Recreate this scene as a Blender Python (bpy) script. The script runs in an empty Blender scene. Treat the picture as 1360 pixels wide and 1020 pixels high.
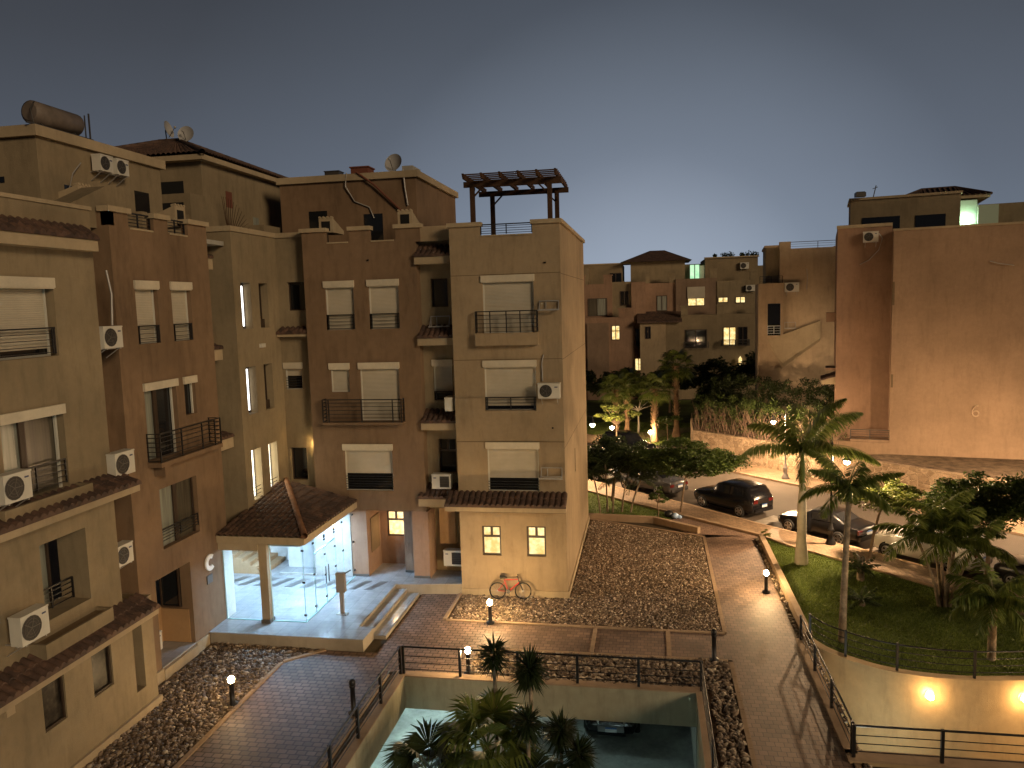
import bpy, bmesh, math, random
import numpy as np
from mathutils import Vector, Matrix
random.seed(7); RNG=np.random.default_rng(11)
S=bpy.context.scene; COL=S.collection; PI=math.pi; R_=math.radians

# ------------------------------------------------------------------ materials
def nmat(name):
    m=bpy.data.materials.new(name); m.use_nodes=True; nt=m.node_tree
    return m,nt,nt.nodes['Principled BSDF']
def plain(name,col,rough=.6,metal=0.,emit=None,es=0.,spec=.5):
    m,nt,b=nmat(name); b.inputs['Base Color'].default_value=(*col,1); b.inputs['Roughness'].default_value=rough
    b.inputs['Metallic'].default_value=metal; b.inputs['Specular IOR Level'].default_value=spec
    if emit: b.inputs['Emission Color'].default_value=(*emit,1); b.inputs['Emission Strength'].default_value=es
    return m
def N(nt,t,**k):
    n=nt.nodes.new(t)
    for a,v in k.items(): setattr(n,a,v)
    return n
def noise(nt,scale,detail=4,vec=None,rough=.55):
    n=N(nt,'ShaderNodeTexNoise'); n.inputs['Scale'].default_value=scale; n.inputs['Detail'].default_value=detail; n.inputs['Roughness'].default_value=rough
    if vec is not None: nt.links.new(vec,n.inputs['Vector'])
    return n.outputs['Fac']
def pos(nt,scale=(1,1,1)):
    g=N(nt,'ShaderNodeTexCoord'); mp=N(nt,'ShaderNodeMapping'); mp.inputs['Scale'].default_value=scale
    nt.links.new(g.outputs['Object'],mp.inputs['Vector']); return mp.outputs['Vector']
def ramp(nt,fac,stops):
    r=N(nt,'ShaderNodeValToRGB'); e=r.color_ramp.elements
    while len(e)<len(stops): e.new(.5)
    for i,(p,c) in enumerate(stops): e[i].position=p; e[i].color=(*c,1) if len(c)==3 else c
    nt.links.new(fac,r.inputs['Fac']); return r.outputs['Color']
def mixc(nt,fac,a,b,mode='MIX'):
    m=N(nt,'ShaderNodeMix',data_type='RGBA',blend_type=mode)
    for s,v in ((0,fac),(6,a),(7,b)):
        if isinstance(v,(int,float)): m.inputs[s].default_value=v
        elif isinstance(v,tuple): m.inputs[s].default_value=(*v,1)
        else: nt.links.new(v,m.inputs[s])
    return m.outputs[2]
def bump(nt,b,h,strength=.3,dist=.02):
    bp=N(nt,'ShaderNodeBump'); bp.inputs['Strength'].default_value=strength; bp.inputs['Distance'].default_value=dist
    nt.links.new(h,bp.inputs['Height']); nt.links.new(bp.outputs['Normal'],b.inputs['Normal'])
def sc(c,k): return tuple(min(1,x*k) for x in c)
def varied(name,col,rough=.85,s1=.6,s2=12,amp=.22,bs=.3,bd=.01,bscale=60,streak=.0):
    m,nt,b=nmat(name); b.inputs['Roughness'].default_value=rough; b.inputs['Specular IOR Level'].default_value=.25
    v=pos(nt); f=noise(nt,s1,5,v); c=ramp(nt,f,[(.3,sc(col,1-amp)),(.7,sc(col,1+amp))])
    f2=noise(nt,s2,6,v,.7); c2=ramp(nt,f2,[(.3,(1-amp*.7,)*3),(.7,(1,1,1))]); c=mixc(nt,1.,c,c2,'MULTIPLY')
    if streak:
        vs=pos(nt,(1.5,1.5,.3)); f3=noise(nt,2.2,5,vs,.65); c3=ramp(nt,f3,[(.30,(1-streak*.6,)*3),(.5,(1,1,1)),(.78,(1+streak*.12,)*3)]); c=mixc(nt,1.,c,c3,'MULTIPLY')
    nt.links.new(c,b.inputs['Base Color']); h=noise(nt,bscale,4,v); bump(nt,b,h,bs,bd); return m
M={}
def stucco(n,c,st=.3): M[n]=varied(n,c,.9,.35,4,.19,.6,.015,45,st)
stucco('olive',(.275,.215,.135)); stucco('brown',(.215,.14,.085),.42); stucco('tan',(.36,.27,.17)); stucco('trim',(.42,.33,.215),.2)
stucco('rose',(.31,.195,.13)); stucco('sand',(.42,.27,.15)); stucco('pale',(.44,.33,.22)); stucco('white_wall',(.72,.72,.70),.06); stucco('dark_stucco',(.2,.14,.08))
stucco('groove',(.17,.12,.07)); stucco('curb',(.42,.30,.20),.2); stucco('concrete',(.36,.34,.30),.2)
stucco('brown_far',(.24,.165,.115),.3); stucco('podium_stone',(.34,.30,.25),.2); stucco('sand_wall',(.34,.23,.15),.22); stucco('olive_d',(.24,.185,.115),.2); stucco('pitwall',(.42,.38,.27),.35); stucco('pitwall2',(.50,.36,.20),.3)
M['tankmat']=varied('tankmat',(.16,.13,.11),.55,1.5,8,.3,.1,.004,10); M['alu_dark']=plain('alu_dark',(.16,.14,.13),.5,.2); M['pale_patch']=varied('pale_patch',(.36,.33,.29),.85,2,9,.25,.3,.01,60); M['floor_band']=varied('floor_band',(.6,.62,.6),.5,2,8,.2,.1,.003,40); M['letter_dim']=plain('letter_dim',(.5,.36,.25),.6); M['bulb_green']=plain('bulb_green',(1,1,1),.4,0,(.7,1,.7),25)
M['shutter']=varied('shutter',(.60,.53,.41),.6,1,8,.12,.05,.003,20)
def slats(name,col,period):
    m,nt,b=nmat(name); b.inputs['Roughness'].default_value=.6
    v=pos(nt); sp=N(nt,'ShaderNodeSeparateXYZ'); nt.links.new(v,sp.inputs[0])
    a=N(nt,'ShaderNodeMath',operation='MULTIPLY'); a.inputs[1].default_value=2*PI/period; nt.links.new(sp.outputs['Z'],a.inputs[0])
    s=N(nt,'ShaderNodeMath',operation='SINE'); nt.links.new(a.outputs[0],s.inputs[0])
    ab=N(nt,'ShaderNodeMath',operation='ABSOLUTE'); nt.links.new(s.outputs[0],ab.inputs[0])
    c=ramp(nt,ab.outputs[0],[(.0,sc(col,.62)),(.3,col)]); f=noise(nt,1.3,4,v); c=mixc(nt,1.,c,ramp(nt,f,[(.3,(.82,.82,.8)),(.7,(1,1,1))]),'MULTIPLY')
    nt.links.new(c,b.inputs['Base Color']); bump(nt,b,ab.outputs[0],.6,.01); return m
M['slat']=slats('slat',(.52,.46,.36),.11)
M['frame_white']=plain('frame_white',(.55,.53,.46),.4); M['frame_dark']=plain('frame_dark',(.045,.028,.018),.5)
M['iron']=plain('iron',(.012,.011,.012),.45); M['iron_grey']=plain('iron_grey',(.05,.045,.042),.5)
M['glass_dark']=plain('glass_dark',(.012,.013,.015),.08,0,spec=.6)
def curtain(name,col,k):
    m,nt,b=nmat(name); v=pos(nt,(1,1,.05)); f=noise(nt,9,3,v); c=ramp(nt,f,[(.3,sc(col,.55)),(.7,col)])
    nt.links.new(c,b.inputs['Base Color']); b.inputs['Roughness'].default_value=.25; return m
M['curtain']=curtain('curtain',(.30,.31,.26),1); M['curtain_dark']=curtain('curtain_dark',(.10,.085,.06),1)
M['dark_lace']=varied('dark_lace',(.035,.028,.022),.35,6,14,.8,.2,.004,30)
def lit(name,c1,c2,st,scale=6):
    m,nt,b=nmat(name); v=pos(nt); f=noise(nt,scale,3,v); c=ramp(nt,f,[(.35,c1),(.65,c2)])
    nt.links.new(c,b.inputs['Emission Color']); b.inputs['Emission Strength'].default_value=st; b.inputs['Base Color'].default_value=(.1,.1,.1,1); b.inputs['Roughness'].default_value=.2; return m
M['lit_warm']=lit('lit_warm',(1,.55,.16),(1,.82,.42),1.5); M['lit_cream']=lit('lit_cream',(.75,.45,.12),(1,.80,.40),1.15,3.5)
M['lit_stair']=lit('lit_stair',(1,.98,.92),(1,1,.96),4.); M['lit_stair_warm']=lit('lit_stair_warm',(1,.9,.62),(1,.95,.75),5.)
M['lit_green']=lit('lit_green',(.35,.8,.42),(.7,1,.65),.9,1.2)
M['green_lit_wall']=plain('green_lit_wall',(.5,.62,.5),.6)  # greenish lamp light put into the wall colour
def tilemat():
    m,nt,b=nmat('terracotta'); v=pos(nt); vo=N(nt,'ShaderNodeTexVoronoi'); vo.inputs['Scale'].default_value=3.2; nt.links.new(v,vo.inputs['Vector'])
    bwn=N(nt,'ShaderNodeRGBToBW'); nt.links.new(vo.outputs['Color'],bwn.inputs[0]); c=ramp(nt,bwn.outputs[0],[(.2,(.06,.036,.028)),(.8,(.115,.066,.046))]); f=noise(nt,5,5,v); c=mixc(nt,1.,c,ramp(nt,f,[(.3,(.55,.55,.55)),(.7,(1.25,1.2,1.15))]),'MULTIPLY')
    nt.links.new(c,b.inputs['Base Color']); b.inputs['Roughness'].default_value=.75; bump(nt,b,noise(nt,30,3,v),.3,.01); return m
M['tile']=tilemat()
def paver(name,col,bw,bh,mortar,cm,rot=0,off=.5):
    m,nt,b=nmat(name); g=N(nt,'ShaderNodeTexCoord'); mp=N(nt,'ShaderNodeMapping'); mp.inputs['Rotation'].default_value=(0,0,rot); nt.links.new(g.outputs['Object'],mp.inputs['Vector']); v=mp.outputs['Vector']
    br=N(nt,'ShaderNodeTexBrick'); br.offset=off; nt.links.new(v,br.inputs['Vector'])
    br.inputs['Color1'].default_value=(*sc(col,.8),1); br.inputs['Color2'].default_value=(*sc(col,1.25),1); br.inputs['Mortar'].default_value=(*cm,1)
    br.inputs['Scale'].default_value=1; br.inputs['Brick Width'].default_value=bw; br.inputs['Row Height'].default_value=bh; br.inputs['Mortar Size'].default_value=mortar; br.inputs['Mortar Smooth'].default_value=.4; br.inputs['Bias'].default_value=0
    f=noise(nt,.8,6,v,.7); c=mixc(nt,1.,br.outputs['Color'],ramp(nt,f,[(.3,(.68,.66,.64)),(.7,(1.12,1.1,1.08))]),'MULTIPLY')
    nt.links.new(c,b.inputs['Base Color']); b.inputs['Roughness'].default_value=.62
    inv=N(nt,'ShaderNodeMath',operation='SUBTRACT'); inv.inputs[0].default_value=1; nt.links.new(br.outputs['Fac'],inv.inputs[1])
    ad=N(nt,'ShaderNodeMath',operation='MULTIPLY_ADD'); nt.links.new(noise(nt,40,3,v),ad.inputs[0]); ad.inputs[1].default_value=.3; nt.links.new(inv.outputs[0],ad.inputs[2])
    bump(nt,b,ad.outputs[0],.7,.012); return m
M['paver']=paver('paver',(.24,.165,.13),.28,.21,.02,(.06,.042,.034),0,0.5)
M['paver2']=paver('paver2',(.26,.175,.13),.24,.22,.012,(.10,.07,.055),0,.5)
M['sidewalk']=paver('sidewalk',(.30,.21,.135),.22,.12,.008,(.15,.10,.07),R_(45),.5)
M['floor_tile']=None
def floortile():
    m,nt,b=nmat('floor_tile'); v=pos(nt); br=N(nt,'ShaderNodeTexBrick'); br.offset=0; nt.links.new(v,br.inputs['Vector'])
    br.inputs['Color1'].default_value=(.33,.34,.35,1); br.inputs['Color2'].default_value=(.39,.40,.41,1); br.inputs['Mortar'].default_value=(.20,.20,.21,1)
    br.inputs['Scale'].default_value=1; br.inputs['Brick Width'].default_value=.6; br.inputs['Row Height'].default_value=.6; br.inputs['Mortar Size'].default_value=.005
    f=noise(nt,3,6,v,.7); c=mixc(nt,1.,br.outputs['Color'],ramp(nt,f,[(.3,(.8,.8,.82)),(.7,(1.1,1.08,1.06))]),'MULTIPLY')
    nt.links.new(c,b.inputs['Base Color']); b.inputs['Roughness'].default_value=.13; return m
M['floor_tile']=floortile()
M['marble']=varied('marble',(.50,.49,.46),.3,1.4,5,.25,.05,.002,20)
M['asphalt']=varied('asphalt',(.13,.105,.085),.8,.25,18,.2,.5,.01,120)
M['garage_floor']=varied('garage_floor',(.33,.35,.34),.45,.7,6,.45,.2,.004,40)
M['gravel_base']=varied('gravel_base',(.19,.135,.09),.95,2,14,.45,1.,.06,22)
M['earth']=varied('earth',(.09,.07,.045),.95,.2,6,.35,.8,.03,14)
M['lawn']=varied('lawn',(.10,.135,.03),.95,.5,8,.4,.8,.03,50)
def pebblemat(nm,k):
    m,nt,b=nmat(nm); g=N(nt,'ShaderNodeNewGeometry'); c=ramp(nt,g.outputs['Random Per Island'],[(0,sc((.07,.05,.035),k)),(.45,sc((.19,.13,.085),k)),(.8,sc((.30,.215,.145),k)),(1,sc((.6,.5,.38),k))])
    nt.links.new(c,b.inputs['Base Color']); b.inputs['Roughness'].default_value=.7; return m
M['pebble']=pebblemat('pebble',.8); M['pebble_brown']=pebblemat('pebble_brown',1.35)
def stonewall():
    m,nt,b=nmat('stone_wall'); v=pos(nt,(1,1,1.25)); vo=N(nt,'ShaderNodeTexVoronoi',feature='DISTANCE_TO_EDGE'); vo.inputs['Scale'].default_value=2.6; nt.links.new(v,vo.inputs['Vector'])
    vc=N(nt,'ShaderNodeTexVoronoi'); vc.inputs['Scale'].default_value=2.6; nt.links.new(v,vc.inputs['Vector'])
    bwn=N(nt,'ShaderNodeRGBToBW'); nt.links.new(vc.outputs['Color'],bwn.inputs[0]); c=ramp(nt,bwn.outputs[0],[(.2,(.26,.18,.11)),(.8,(.44,.32,.21))]); f=noise(nt,9,6,v,.7); c=mixc(nt,1.,c,ramp(nt,f,[(.3,(.6,.6,.6)),(.7,(1.1,1.1,1.1))]),'MULTIPLY')
    e=ramp(nt,vo.outputs['Distance'],[(.0,(.0,)*3),(.09,(1,)*3)]); c=mixc(nt,e,(.42,.31,.2),c)
    nt.links.new(c,b.inputs['Base Color']); b.inputs['Roughness'].default_value=.9; bump(nt,b,e,1,.05); return m
M['stone']=stonewall()
def leafmat(name,c1,c2,rough=.5):
    m,nt,b=nmat(name); g=N(nt,'ShaderNodeNewGeometry'); c=ramp(nt,g.outputs['Random Per Island'],[(0,c1),(1,c2)])
    nt.links.new(c,b.inputs['Base Color']); b.inputs['Roughness'].default_value=rough; b.inputs['Specular IOR Level'].default_value=.35
    tr=N(nt,'ShaderNodeBsdfTranslucent'); nt.links.new(c,tr.inputs['Color']); mx=N(nt,'ShaderNodeMixShader'); mx.inputs[0].default_value=.3
    nt.links.new(b.outputs[0],mx.inputs[1]); nt.links.new(tr.outputs[0],mx.inputs[2]); nt.links.new(mx.outputs[0],nt.nodes['Material Output'].inputs[0]); return m
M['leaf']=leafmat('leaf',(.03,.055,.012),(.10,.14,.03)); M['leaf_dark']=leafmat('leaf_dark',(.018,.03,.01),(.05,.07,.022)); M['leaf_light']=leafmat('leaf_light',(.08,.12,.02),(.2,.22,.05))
M['palm_leaf']=leafmat('palm_leaf',(.06,.095,.018),(.16,.19,.045),.4); M['yucca_leaf']=leafmat('yucca_leaf',(.018,.03,.012),(.05,.07,.028),.4); M['dry_leaf']=leafmat('dry_leaf',(.12,.075,.04),(.3,.19,.10))
M['grass_blade']=leafmat('grass_blade',(.09,.13,.025),(.19,.24,.05))
M['bark']=varied('bark',(.20,.14,.09),.9,1.5,14,.35,.8,.03,25); M['palm_bark']=varied('palm_bark',(.34,.26,.18),.9,3.5,12,.5,.8,.02,18); M['white_bark']=varied('white_bark',(.42,.38,.30),.85,1,9,.2,.5,.01,18)
M['palm_rough']=varied('palm_rough',(.30,.19,.11),.95,3,14,.4,1,.06,10)
M['shaft']=varied('shaft',(.09,.13,.04),.5,2,8,.2,.1,.005,8)
M['ac_white']=varied('ac_white',(.60,.57,.50),.5,1,6,.1,.05,.002,10); M['ac_grille']=plain('ac_grille',(.035,.03,.028),.6); M['ac_guard']=plain('ac_guard',(.10,.09,.08),.5); M['badge']=plain('badge',(.03,.04,.12),.5)
M['wood']=varied('wood',(.07,.035,.018),.8,1,12,.3,.3,.01,20); M['wood_light']=varied('wood_light',(.36,.22,.11),.6,.7,9,.15,.1,.004,20)
M['steel']=plain('steel',(.45,.44,.42),.35,.8); M['kiosk']=plain('kiosk',(.30,.26,.21),.45,.3); M['alu']=plain('alu',(.42,.40,.38),.5,.5); M['dish']=plain('dish',(.35,.34,.33),.6)
M['red']=plain('red',(.5,.02,.015),.35); M['rubber']=plain('rubber',(.012,.012,.012),.85); M['rim']=plain('rim',(.35,.35,.36),.3,.7)
M['paint_black']=plain('paint_black',(.008,.008,.010),.15,0,spec=.5); M['paint_dark']=plain('paint_dark',(.005,.005,.006),.28,0,spec=.3); M['paint_white']=plain('paint_white',(.68,.66,.62),.2); M['paint_silver']=plain('paint_silver',(.10,.10,.105),.25,.4)
M['headlamp']=plain('headlamp',(.6,.6,.6),.1,.2); M['taillamp']=plain('taillamp',(.09,.005,.005),.2); M['plate']=plain('plate',(.7,.72,.75),.4); M['plate_blue']=plain('plate_blue',(.05,.14,.4),.4)
M['bulb']=plain('bulb',(1,.9,.7),.4,0,(1,.74,.40),40); M['bulb_small']=plain('bulb_small',(1,.9,.7),.4,0,(1,.70,.34),16); M['bulb_white']=plain('bulb_white',(1,1,1),.4,0,(.9,.97,1),14); M['bulb_cool']=plain('bulb_cool',(1,1,1),.4,0,(.75,1,.98),10)
M['mattblack']=plain('mattblack',(.006,.006,.006),.9); M['bag_blue']=plain('bag_blue',(.35,.5,.75),.5); M['bag_black']=plain('bag_black',(.02,.02,.02),.35); M['letter_white']=plain('letter_white',(.85,.83,.8),.5); M['plaque']=plain('plaque',(.1,.095,.09),.4); M['rust']=plain('rust',(.15,.05,.03),.9)
def glassmat():
    m,nt,b=nmat('clear_glass'); nt.nodes.remove(b)
    t=N(nt,'ShaderNodeBsdfTransparent'); t.inputs[0].default_value=(.93,.985,.99,1); mx=N(nt,'ShaderNodeMixShader'); fr=N(nt,'ShaderNodeLayerWeight'); fr.inputs['Blend'].default_value=.5
    pw=N(nt,'ShaderNodeMath',operation='POWER'); nt.links.new(fr.outputs['Facing'],pw.inputs[0]); pw.inputs[1].default_value=4; ma=N(nt,'ShaderNodeMath',operation='MULTIPLY_ADD'); nt.links.new(pw.outputs[0],ma.inputs[0]); ma.inputs[1].default_value=.4; ma.inputs[2].default_value=.03
    g=N(nt,'ShaderNodeBsdfGlossy'); g.inputs['Roughness'].default_value=.02
    nt.links.new(ma.outputs[0],mx.inputs[0]); nt.links.new(t.outputs[0],mx.inputs[1]); nt.links.new(g.outputs[0],mx.inputs[2]); nt.links.new(mx.outputs[0],nt.nodes['Material Output'].inputs[0]); return m
M['glass']=glassmat(); M['glass_edge']=plain('glass_edge',(.35,.6,.62),.2)

# ------------------------------------------------------------------ mesh builder
class Face:                      # a wall plane: a along the wall, z up, w out of the wall
    def __init__(s,o,u,n): s.o=o;s.u=u;s.n=n
    def p(s,a,z,w=0.): return (s.o[0]+s.u[0]*a+s.n[0]*w, s.o[1]+s.u[1]*a+s.n[1]*w, z)
def FY(y): return Face((0,y),(1,0),(0,-1))     # faces the camera
def FX(x): return Face((x,0),(0,1),(1,0))      # faces right
def FL(ox,oy,rot,ly=0.):
    c,s=math.cos(R_(rot)),math.sin(R_(rot)); return Face((ox-s*ly,oy+c*ly),(c,s),(s,-c))
def FLX(ox,oy,rot,lx=0.):         # left-facing side of a rotated block; a = depth
    c,s=math.cos(R_(rot)),math.sin(R_(rot)); return Face((ox+c*lx,oy+s*lx),(-s,c),(-c,-s))
class MB:
    def __init__(s): s.v=[];s.f=[];s.sm=[]
    def add(s,vs,fs,smooth=False):
        k=len(s.v); s.v+= [tuple(v) for v in vs]; s.f+=[tuple(i+k for i in f) for f in fs]; s.sm+=[smooth]*len(fs); return s
    def hexa(s,p): return s.add(p,[(0,3,2,1),(4,5,6,7),(0,1,5,4),(1,2,6,5),(2,3,7,6),(3,0,4,7)])
    def box(s,x0,x1,y0,y1,z0,z1): return s.hexa([(x0,y0,z0),(x1,y0,z0),(x1,y1,z0),(x0,y1,z0),(x0,y0,z1),(x1,y0,z1),(x1,y1,z1),(x0,y1,z1)])
    def fbox(s,F,a0,a1,z0,z1,w0,w1): return s.hexa([F.p(a0,z0,w0),F.p(a1,z0,w0),F.p(a1,z0,w1),F.p(a0,z0,w1),F.p(a0,z1,w0),F.p(a1,z1,w0),F.p(a1,z1,w1),F.p(a0,z1,w1)])
    def quad(s,*p): return s.add(p,[(0,1,2,3)])
    def tube(s,pts,r,n=8,cap=True,smooth=True):
        pts=[Vector(p) for p in pts]; m=len(pts); rs=r if isinstance(r,(list,tuple)) else [r]*m; vs=[];fs=[]
        for i,p in enumerate(pts):
            t=(pts[min(i+1,m-1)]-pts[max(i-1,0)]).normalized(); ref=Vector((0,0,1)) if abs(t.z)<.9 else Vector((1,0,0))
            a=t.cross(ref).normalized(); b=t.cross(a)
            for k in range(n): q=2*PI*k/n+PI/n; vs.append(p+(a*math.cos(q)+b*math.sin(q))*rs[i])
        for i in range(m-1):
            for k in range(n): fs.append((i*n+k,i*n+(k+1)%n,(i+1)*n+(k+1)%n,(i+1)*n+k))
        s.add(vs,fs,smooth)
        if cap: s.add(vs[:n],[tuple(range(n))]); s.add(vs[-n:],[tuple(range(n))])
        return s
    def bar(s,a,b,t=.02): return s.tube([a,b],t*.7071,4,True,False)
    def sphere(s,c,r,n=12,m=8,sz=1.):
        vs=[(c[0],c[1],c[2]+r*sz)];fs=[]
        for i in range(1,m):
            for k in range(n): t=PI*i/m;q=2*PI*k/n; vs.append((c[0]+r*math.sin(t)*math.cos(q),c[1]+r*math.sin(t)*math.sin(q),c[2]+r*sz*math.cos(t)))
        vs.append((c[0],c[1],c[2]-r*sz))
        for k in range(n): fs.append((0,1+k,1+(k+1)%n)); fs.append((len(vs)-1,len(vs)-1-n+(k+1)%n,len(vs)-1-n+k))
        for i in range(m-2):
            for k in range(n): fs.append((1+i*n+k,1+(i+1)*n+k,1+(i+1)*n+(k+1)%n,1+i*n+(k+1)%n))
        return s.add(vs,fs,True)
    def lathe(s,prof,c=(0,0,0),n=16,smooth=True):
        vs=[];fs=[]
        for r,z in prof:
            for k in range(n): q=2*PI*k/n; vs.append((c[0]+r*math.cos(q),c[1]+r*math.sin(q),c[2]+z))
        for i in range(len(prof)-1):
            for k in range(n): fs.append((i*n+k,i*n+(k+1)%n,(i+1)*n+(k+1)%n,(i+1)*n+k))
        s.add(vs,fs,smooth); return s
    def prism(s,poly,z0,z1):
        n=len(poly); vs=[(x,y,z0) for x,y in poly]+[(x,y,z1) for x,y in poly]
        return s.add(vs,[tuple(range(n))[::-1],tuple(range(n,2*n))]+[(i,(i+1)%n,n+(i+1)%n,n+i) for i in range(n)])
    def wall(s,F,a0,a1,z0,z1,ops=(),depth=.2):
        As=sorted({a0,a1,*[o[0] for o in ops],*[o[1] for o in ops]}); Zs=sorted({z0,z1,*[o[2] for o in ops],*[o[3] for o in ops]})
        for i in range(len(As)-1):
            for j in range(len(Zs)-1):
                ca=(As[i]+As[i+1])/2; cz=(Zs[j]+Zs[j+1])/2
                if any(o[0]<ca<o[1] and o[2]<cz<o[3] for o in ops): continue
                s.quad(F.p(As[i],Zs[j]),F.p(As[i+1],Zs[j]),F.p(As[i+1],Zs[j+1]),F.p(As[i],Zs[j+1]))
        for o in ops:
            d=-(o[4] if len(o)>4 else depth); A,B,C_,D=o[:4]
            s.quad(F.p(A,C_),F.p(A,D),F.p(A,D,d),F.p(A,C_,d)); s.quad(F.p(B,C_),F.p(B,D),F.p(B,D,d),F.p(B,C_,d))
            s.quad(F.p(A,C_),F.p(B,C_),F.p(B,C_,d),F.p(A,C_,d)); s.quad(F.p(A,D),F.p(B,D),F.p(B,D,d),F.p(A,D,d))
        return s
    def build(s,name,mat,parent=None,world=True):
        vs=s.v
        if parent is not None and world:
            r=parent
            while r.parent: r=r.parent
            inv=Matrix.LocRotScale(r.location,r.rotation_euler,None).inverted(); vs=[inv@Vector(v) for v in vs]
        me=bpy.data.meshes.new(name); me.from_pydata([tuple(v) for v in vs],[],s.f)
        me.polygons.foreach_set('use_smooth',s.sm)
        bm=bmesh.new(); bm.from_mesh(me); bmesh.ops.recalc_face_normals(bm,faces=bm.faces); bm.to_mesh(me); bm.free()
        me.materials.append(M[mat] if isinstance(mat,str) else mat)
        o=bpy.data.objects.new(name,me); COL.objects.link(o)
        if parent: o.parent=parent
        return o
def npmesh(name,V,Fc,mat,parent=None,smooth=False,world=True):
    V=np.asarray(V,dtype=np.float64); Fc=np.asarray(Fc,dtype=np.int32)
    if parent is not None and world:
        r=parent
        while r.parent: r=r.parent
        inv=np.array(Matrix.LocRotScale(r.location,r.rotation_euler,None).inverted()); V=V@inv[:3,:3].T+inv[:3,3]
    me=bpy.data.meshes.new(name); n=len(Fc);k=Fc.shape[1]
    me.vertices.add(len(V)); me.vertices.foreach_set('co',V.ravel()); me.loops.add(n*k); me.loops.foreach_set('vertex_index',Fc.ravel())
    me.polygons.add(n); me.polygons.foreach_set('loop_start',np.arange(0,n*k,k,dtype=np.int32)); me.polygons.foreach_set('use_smooth',np.full(n,smooth)); me.update(calc_edges=True)
    me.materials.append(M[mat]); o=bpy.data.objects.new(name,me); COL.objects.link(o)
    if parent: o.parent=parent
    return o
def tag(o,label=None,cat=None,group=None,kind=None):
    if label: o['label']=label
    if cat: o['category']=cat
    if group: o['group']=group
    if kind: o['kind']=kind
    return o
def thing(name,label,cat,loc=(0,0,0),rz=0.,group=None):
    o=bpy.data.objects.new(name,None); COL.objects.link(o); o.location=loc; o.rotation_euler=(0,0,rz); o.empty_display_size=.3
    return tag(o,label,cat,group)
def struct(o): o['kind']='structure'; return o
def dup(root,loc,rz=0.,label=None,group=None,scale=None):
    def cp(o,par):
        c=o.copy(); COL.objects.link(c); c.parent=par
        for ch in o.children: cp(ch,c)
        return c
    r=cp(root,None); r.location=loc; r.rotation_euler=(0,0,rz)
    if label: r['label']=label
    if group: r['group']=group
    if scale: r.scale=(scale,)*3
    return r
def light(loc,power,col=(1,.62,.28),size=.12,kind='POINT',parent=None,name='bare_light',**k):
    l=bpy.data.lights.new(name,kind); l.energy=power; l.color=col
    if kind=='POINT': l.shadow_soft_size=size
    if kind=='AREA': l.shape='RECTANGLE'; l.size=k.get('sx',1); l.size_y=k.get('sy',1)
    o=bpy.data.objects.new(name,l); COL.objects.link(o); o.location=loc
    if 'rot' in k: o.rotation_euler=k['rot']
    if parent: o.parent=parent
    return o

def glow(power,r,col=(1,.62,.28)):
    k='glow_%g_%g_%.2f'%(power,r,col[0]+col[1])
    if k not in M: M[k]=plain('lamp_glass',(1,.9,.75),.4,0,col,power/(4*PI*r*r*PI))
    return k
# ------------------------------------------------------------------ camera and sky
cam=bpy.data.cameras.new('camera'); co=bpy.data.objects.new('camera',cam); COL.objects.link(co); S.camera=co
pitch,roll,yaw=R_(6.),R_(1.7),R_(10.1)
fw=Vector((-math.sin(yaw)*math.cos(pitch),math.cos(yaw)*math.cos(pitch),-math.sin(pitch))); r0=Vector((math.cos(yaw),math.sin(yaw),0)); u0=r0.cross(fw)
Rv=r0*math.cos(roll)-u0*math.sin(roll); Uv=r0*math.sin(roll)+u0*math.cos(roll)
co.matrix_world=Matrix(((Rv.x,Uv.x,-fw.x,0),(Rv.y,Uv.y,-fw.y,0),(Rv.z,Uv.z,-fw.z,12.),(0,0,0,1)))
cam.sensor_width=36; cam.lens=1021/1360*36; cam.clip_end=3000; cam.clip_start=.1
w=bpy.data.worlds.new('World'); S.world=w; w.use_nodes=True; nt=w.node_tree; bg=nt.nodes['Background']
tc=N(nt,'ShaderNodeTexCoord'); nrm=N(nt,'ShaderNodeVectorMath',operation='NORMALIZE'); nt.links.new(tc.outputs['Generated'],nrm.inputs[0])
sp=N(nt,'ShaderNodeSeparateXYZ'); nt.links.new(nrm.outputs[0],sp.inputs[0])
base=ramp(nt,sp.outputs['Z'],[(0,(.085,.085,.095)),(.05,(.105,.125,.158)),(.15,(.078,.090,.114)),(.3,(.047,.052,.063)),(.42,(.028,.030,.037)),(.6,(.006,.0065,.009))])
dt=N(nt,'ShaderNodeVectorMath',operation='DOT_PRODUCT'); nt.links.new(nrm.outputs[0],dt.inputs[0]); dt.inputs[1].default_value=Vector((.0,1,-.04)).normalized()
gl=ramp(nt,dt.outputs['Value'],[(.55,(0,0,0)),(.80,(.006,.008,.011)),(.92,(.026,.034,.046)),(.975,(.085,.105,.135)),(1,(.19,.22,.27))])
c=mixc(nt,1.,base,gl,'ADD')
back=ramp(nt,dt.outputs['Value'],[(.0,(.25,.25,.27)),(.55,(1,1,1))]); c=mixc(nt,1.,c,back,'MULTIPLY'); c=mixc(nt,.5,c,mixc(nt,1.,c,ramp(nt,noise(nt,3.,5,nrm.outputs[0]),[(.3,(.93,.93,.93)),(.7,(1.05,1.05,1.05))]),'MULTIPLY'))
nt.links.new(c,bg.inputs['Color']); bg.inputs['Strength'].default_value=.92
S.view_settings.view_transform='Standard'; S.view_settings.look='None'; S.view_settings.exposure=.28; S.view_settings.gamma=1
S.render.engine='CYCLES'
street_glow=bpy.data.lights.new('street_glow','SUN'); street_glow.energy=1.08; street_glow.angle=R_(15); street_glow.color=(1,.75,.47); so=bpy.data.objects.new('street_glow',street_glow); COL.objects.link(so)  # broad warm night lamp, added for the glow of unseen street lamps
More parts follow.
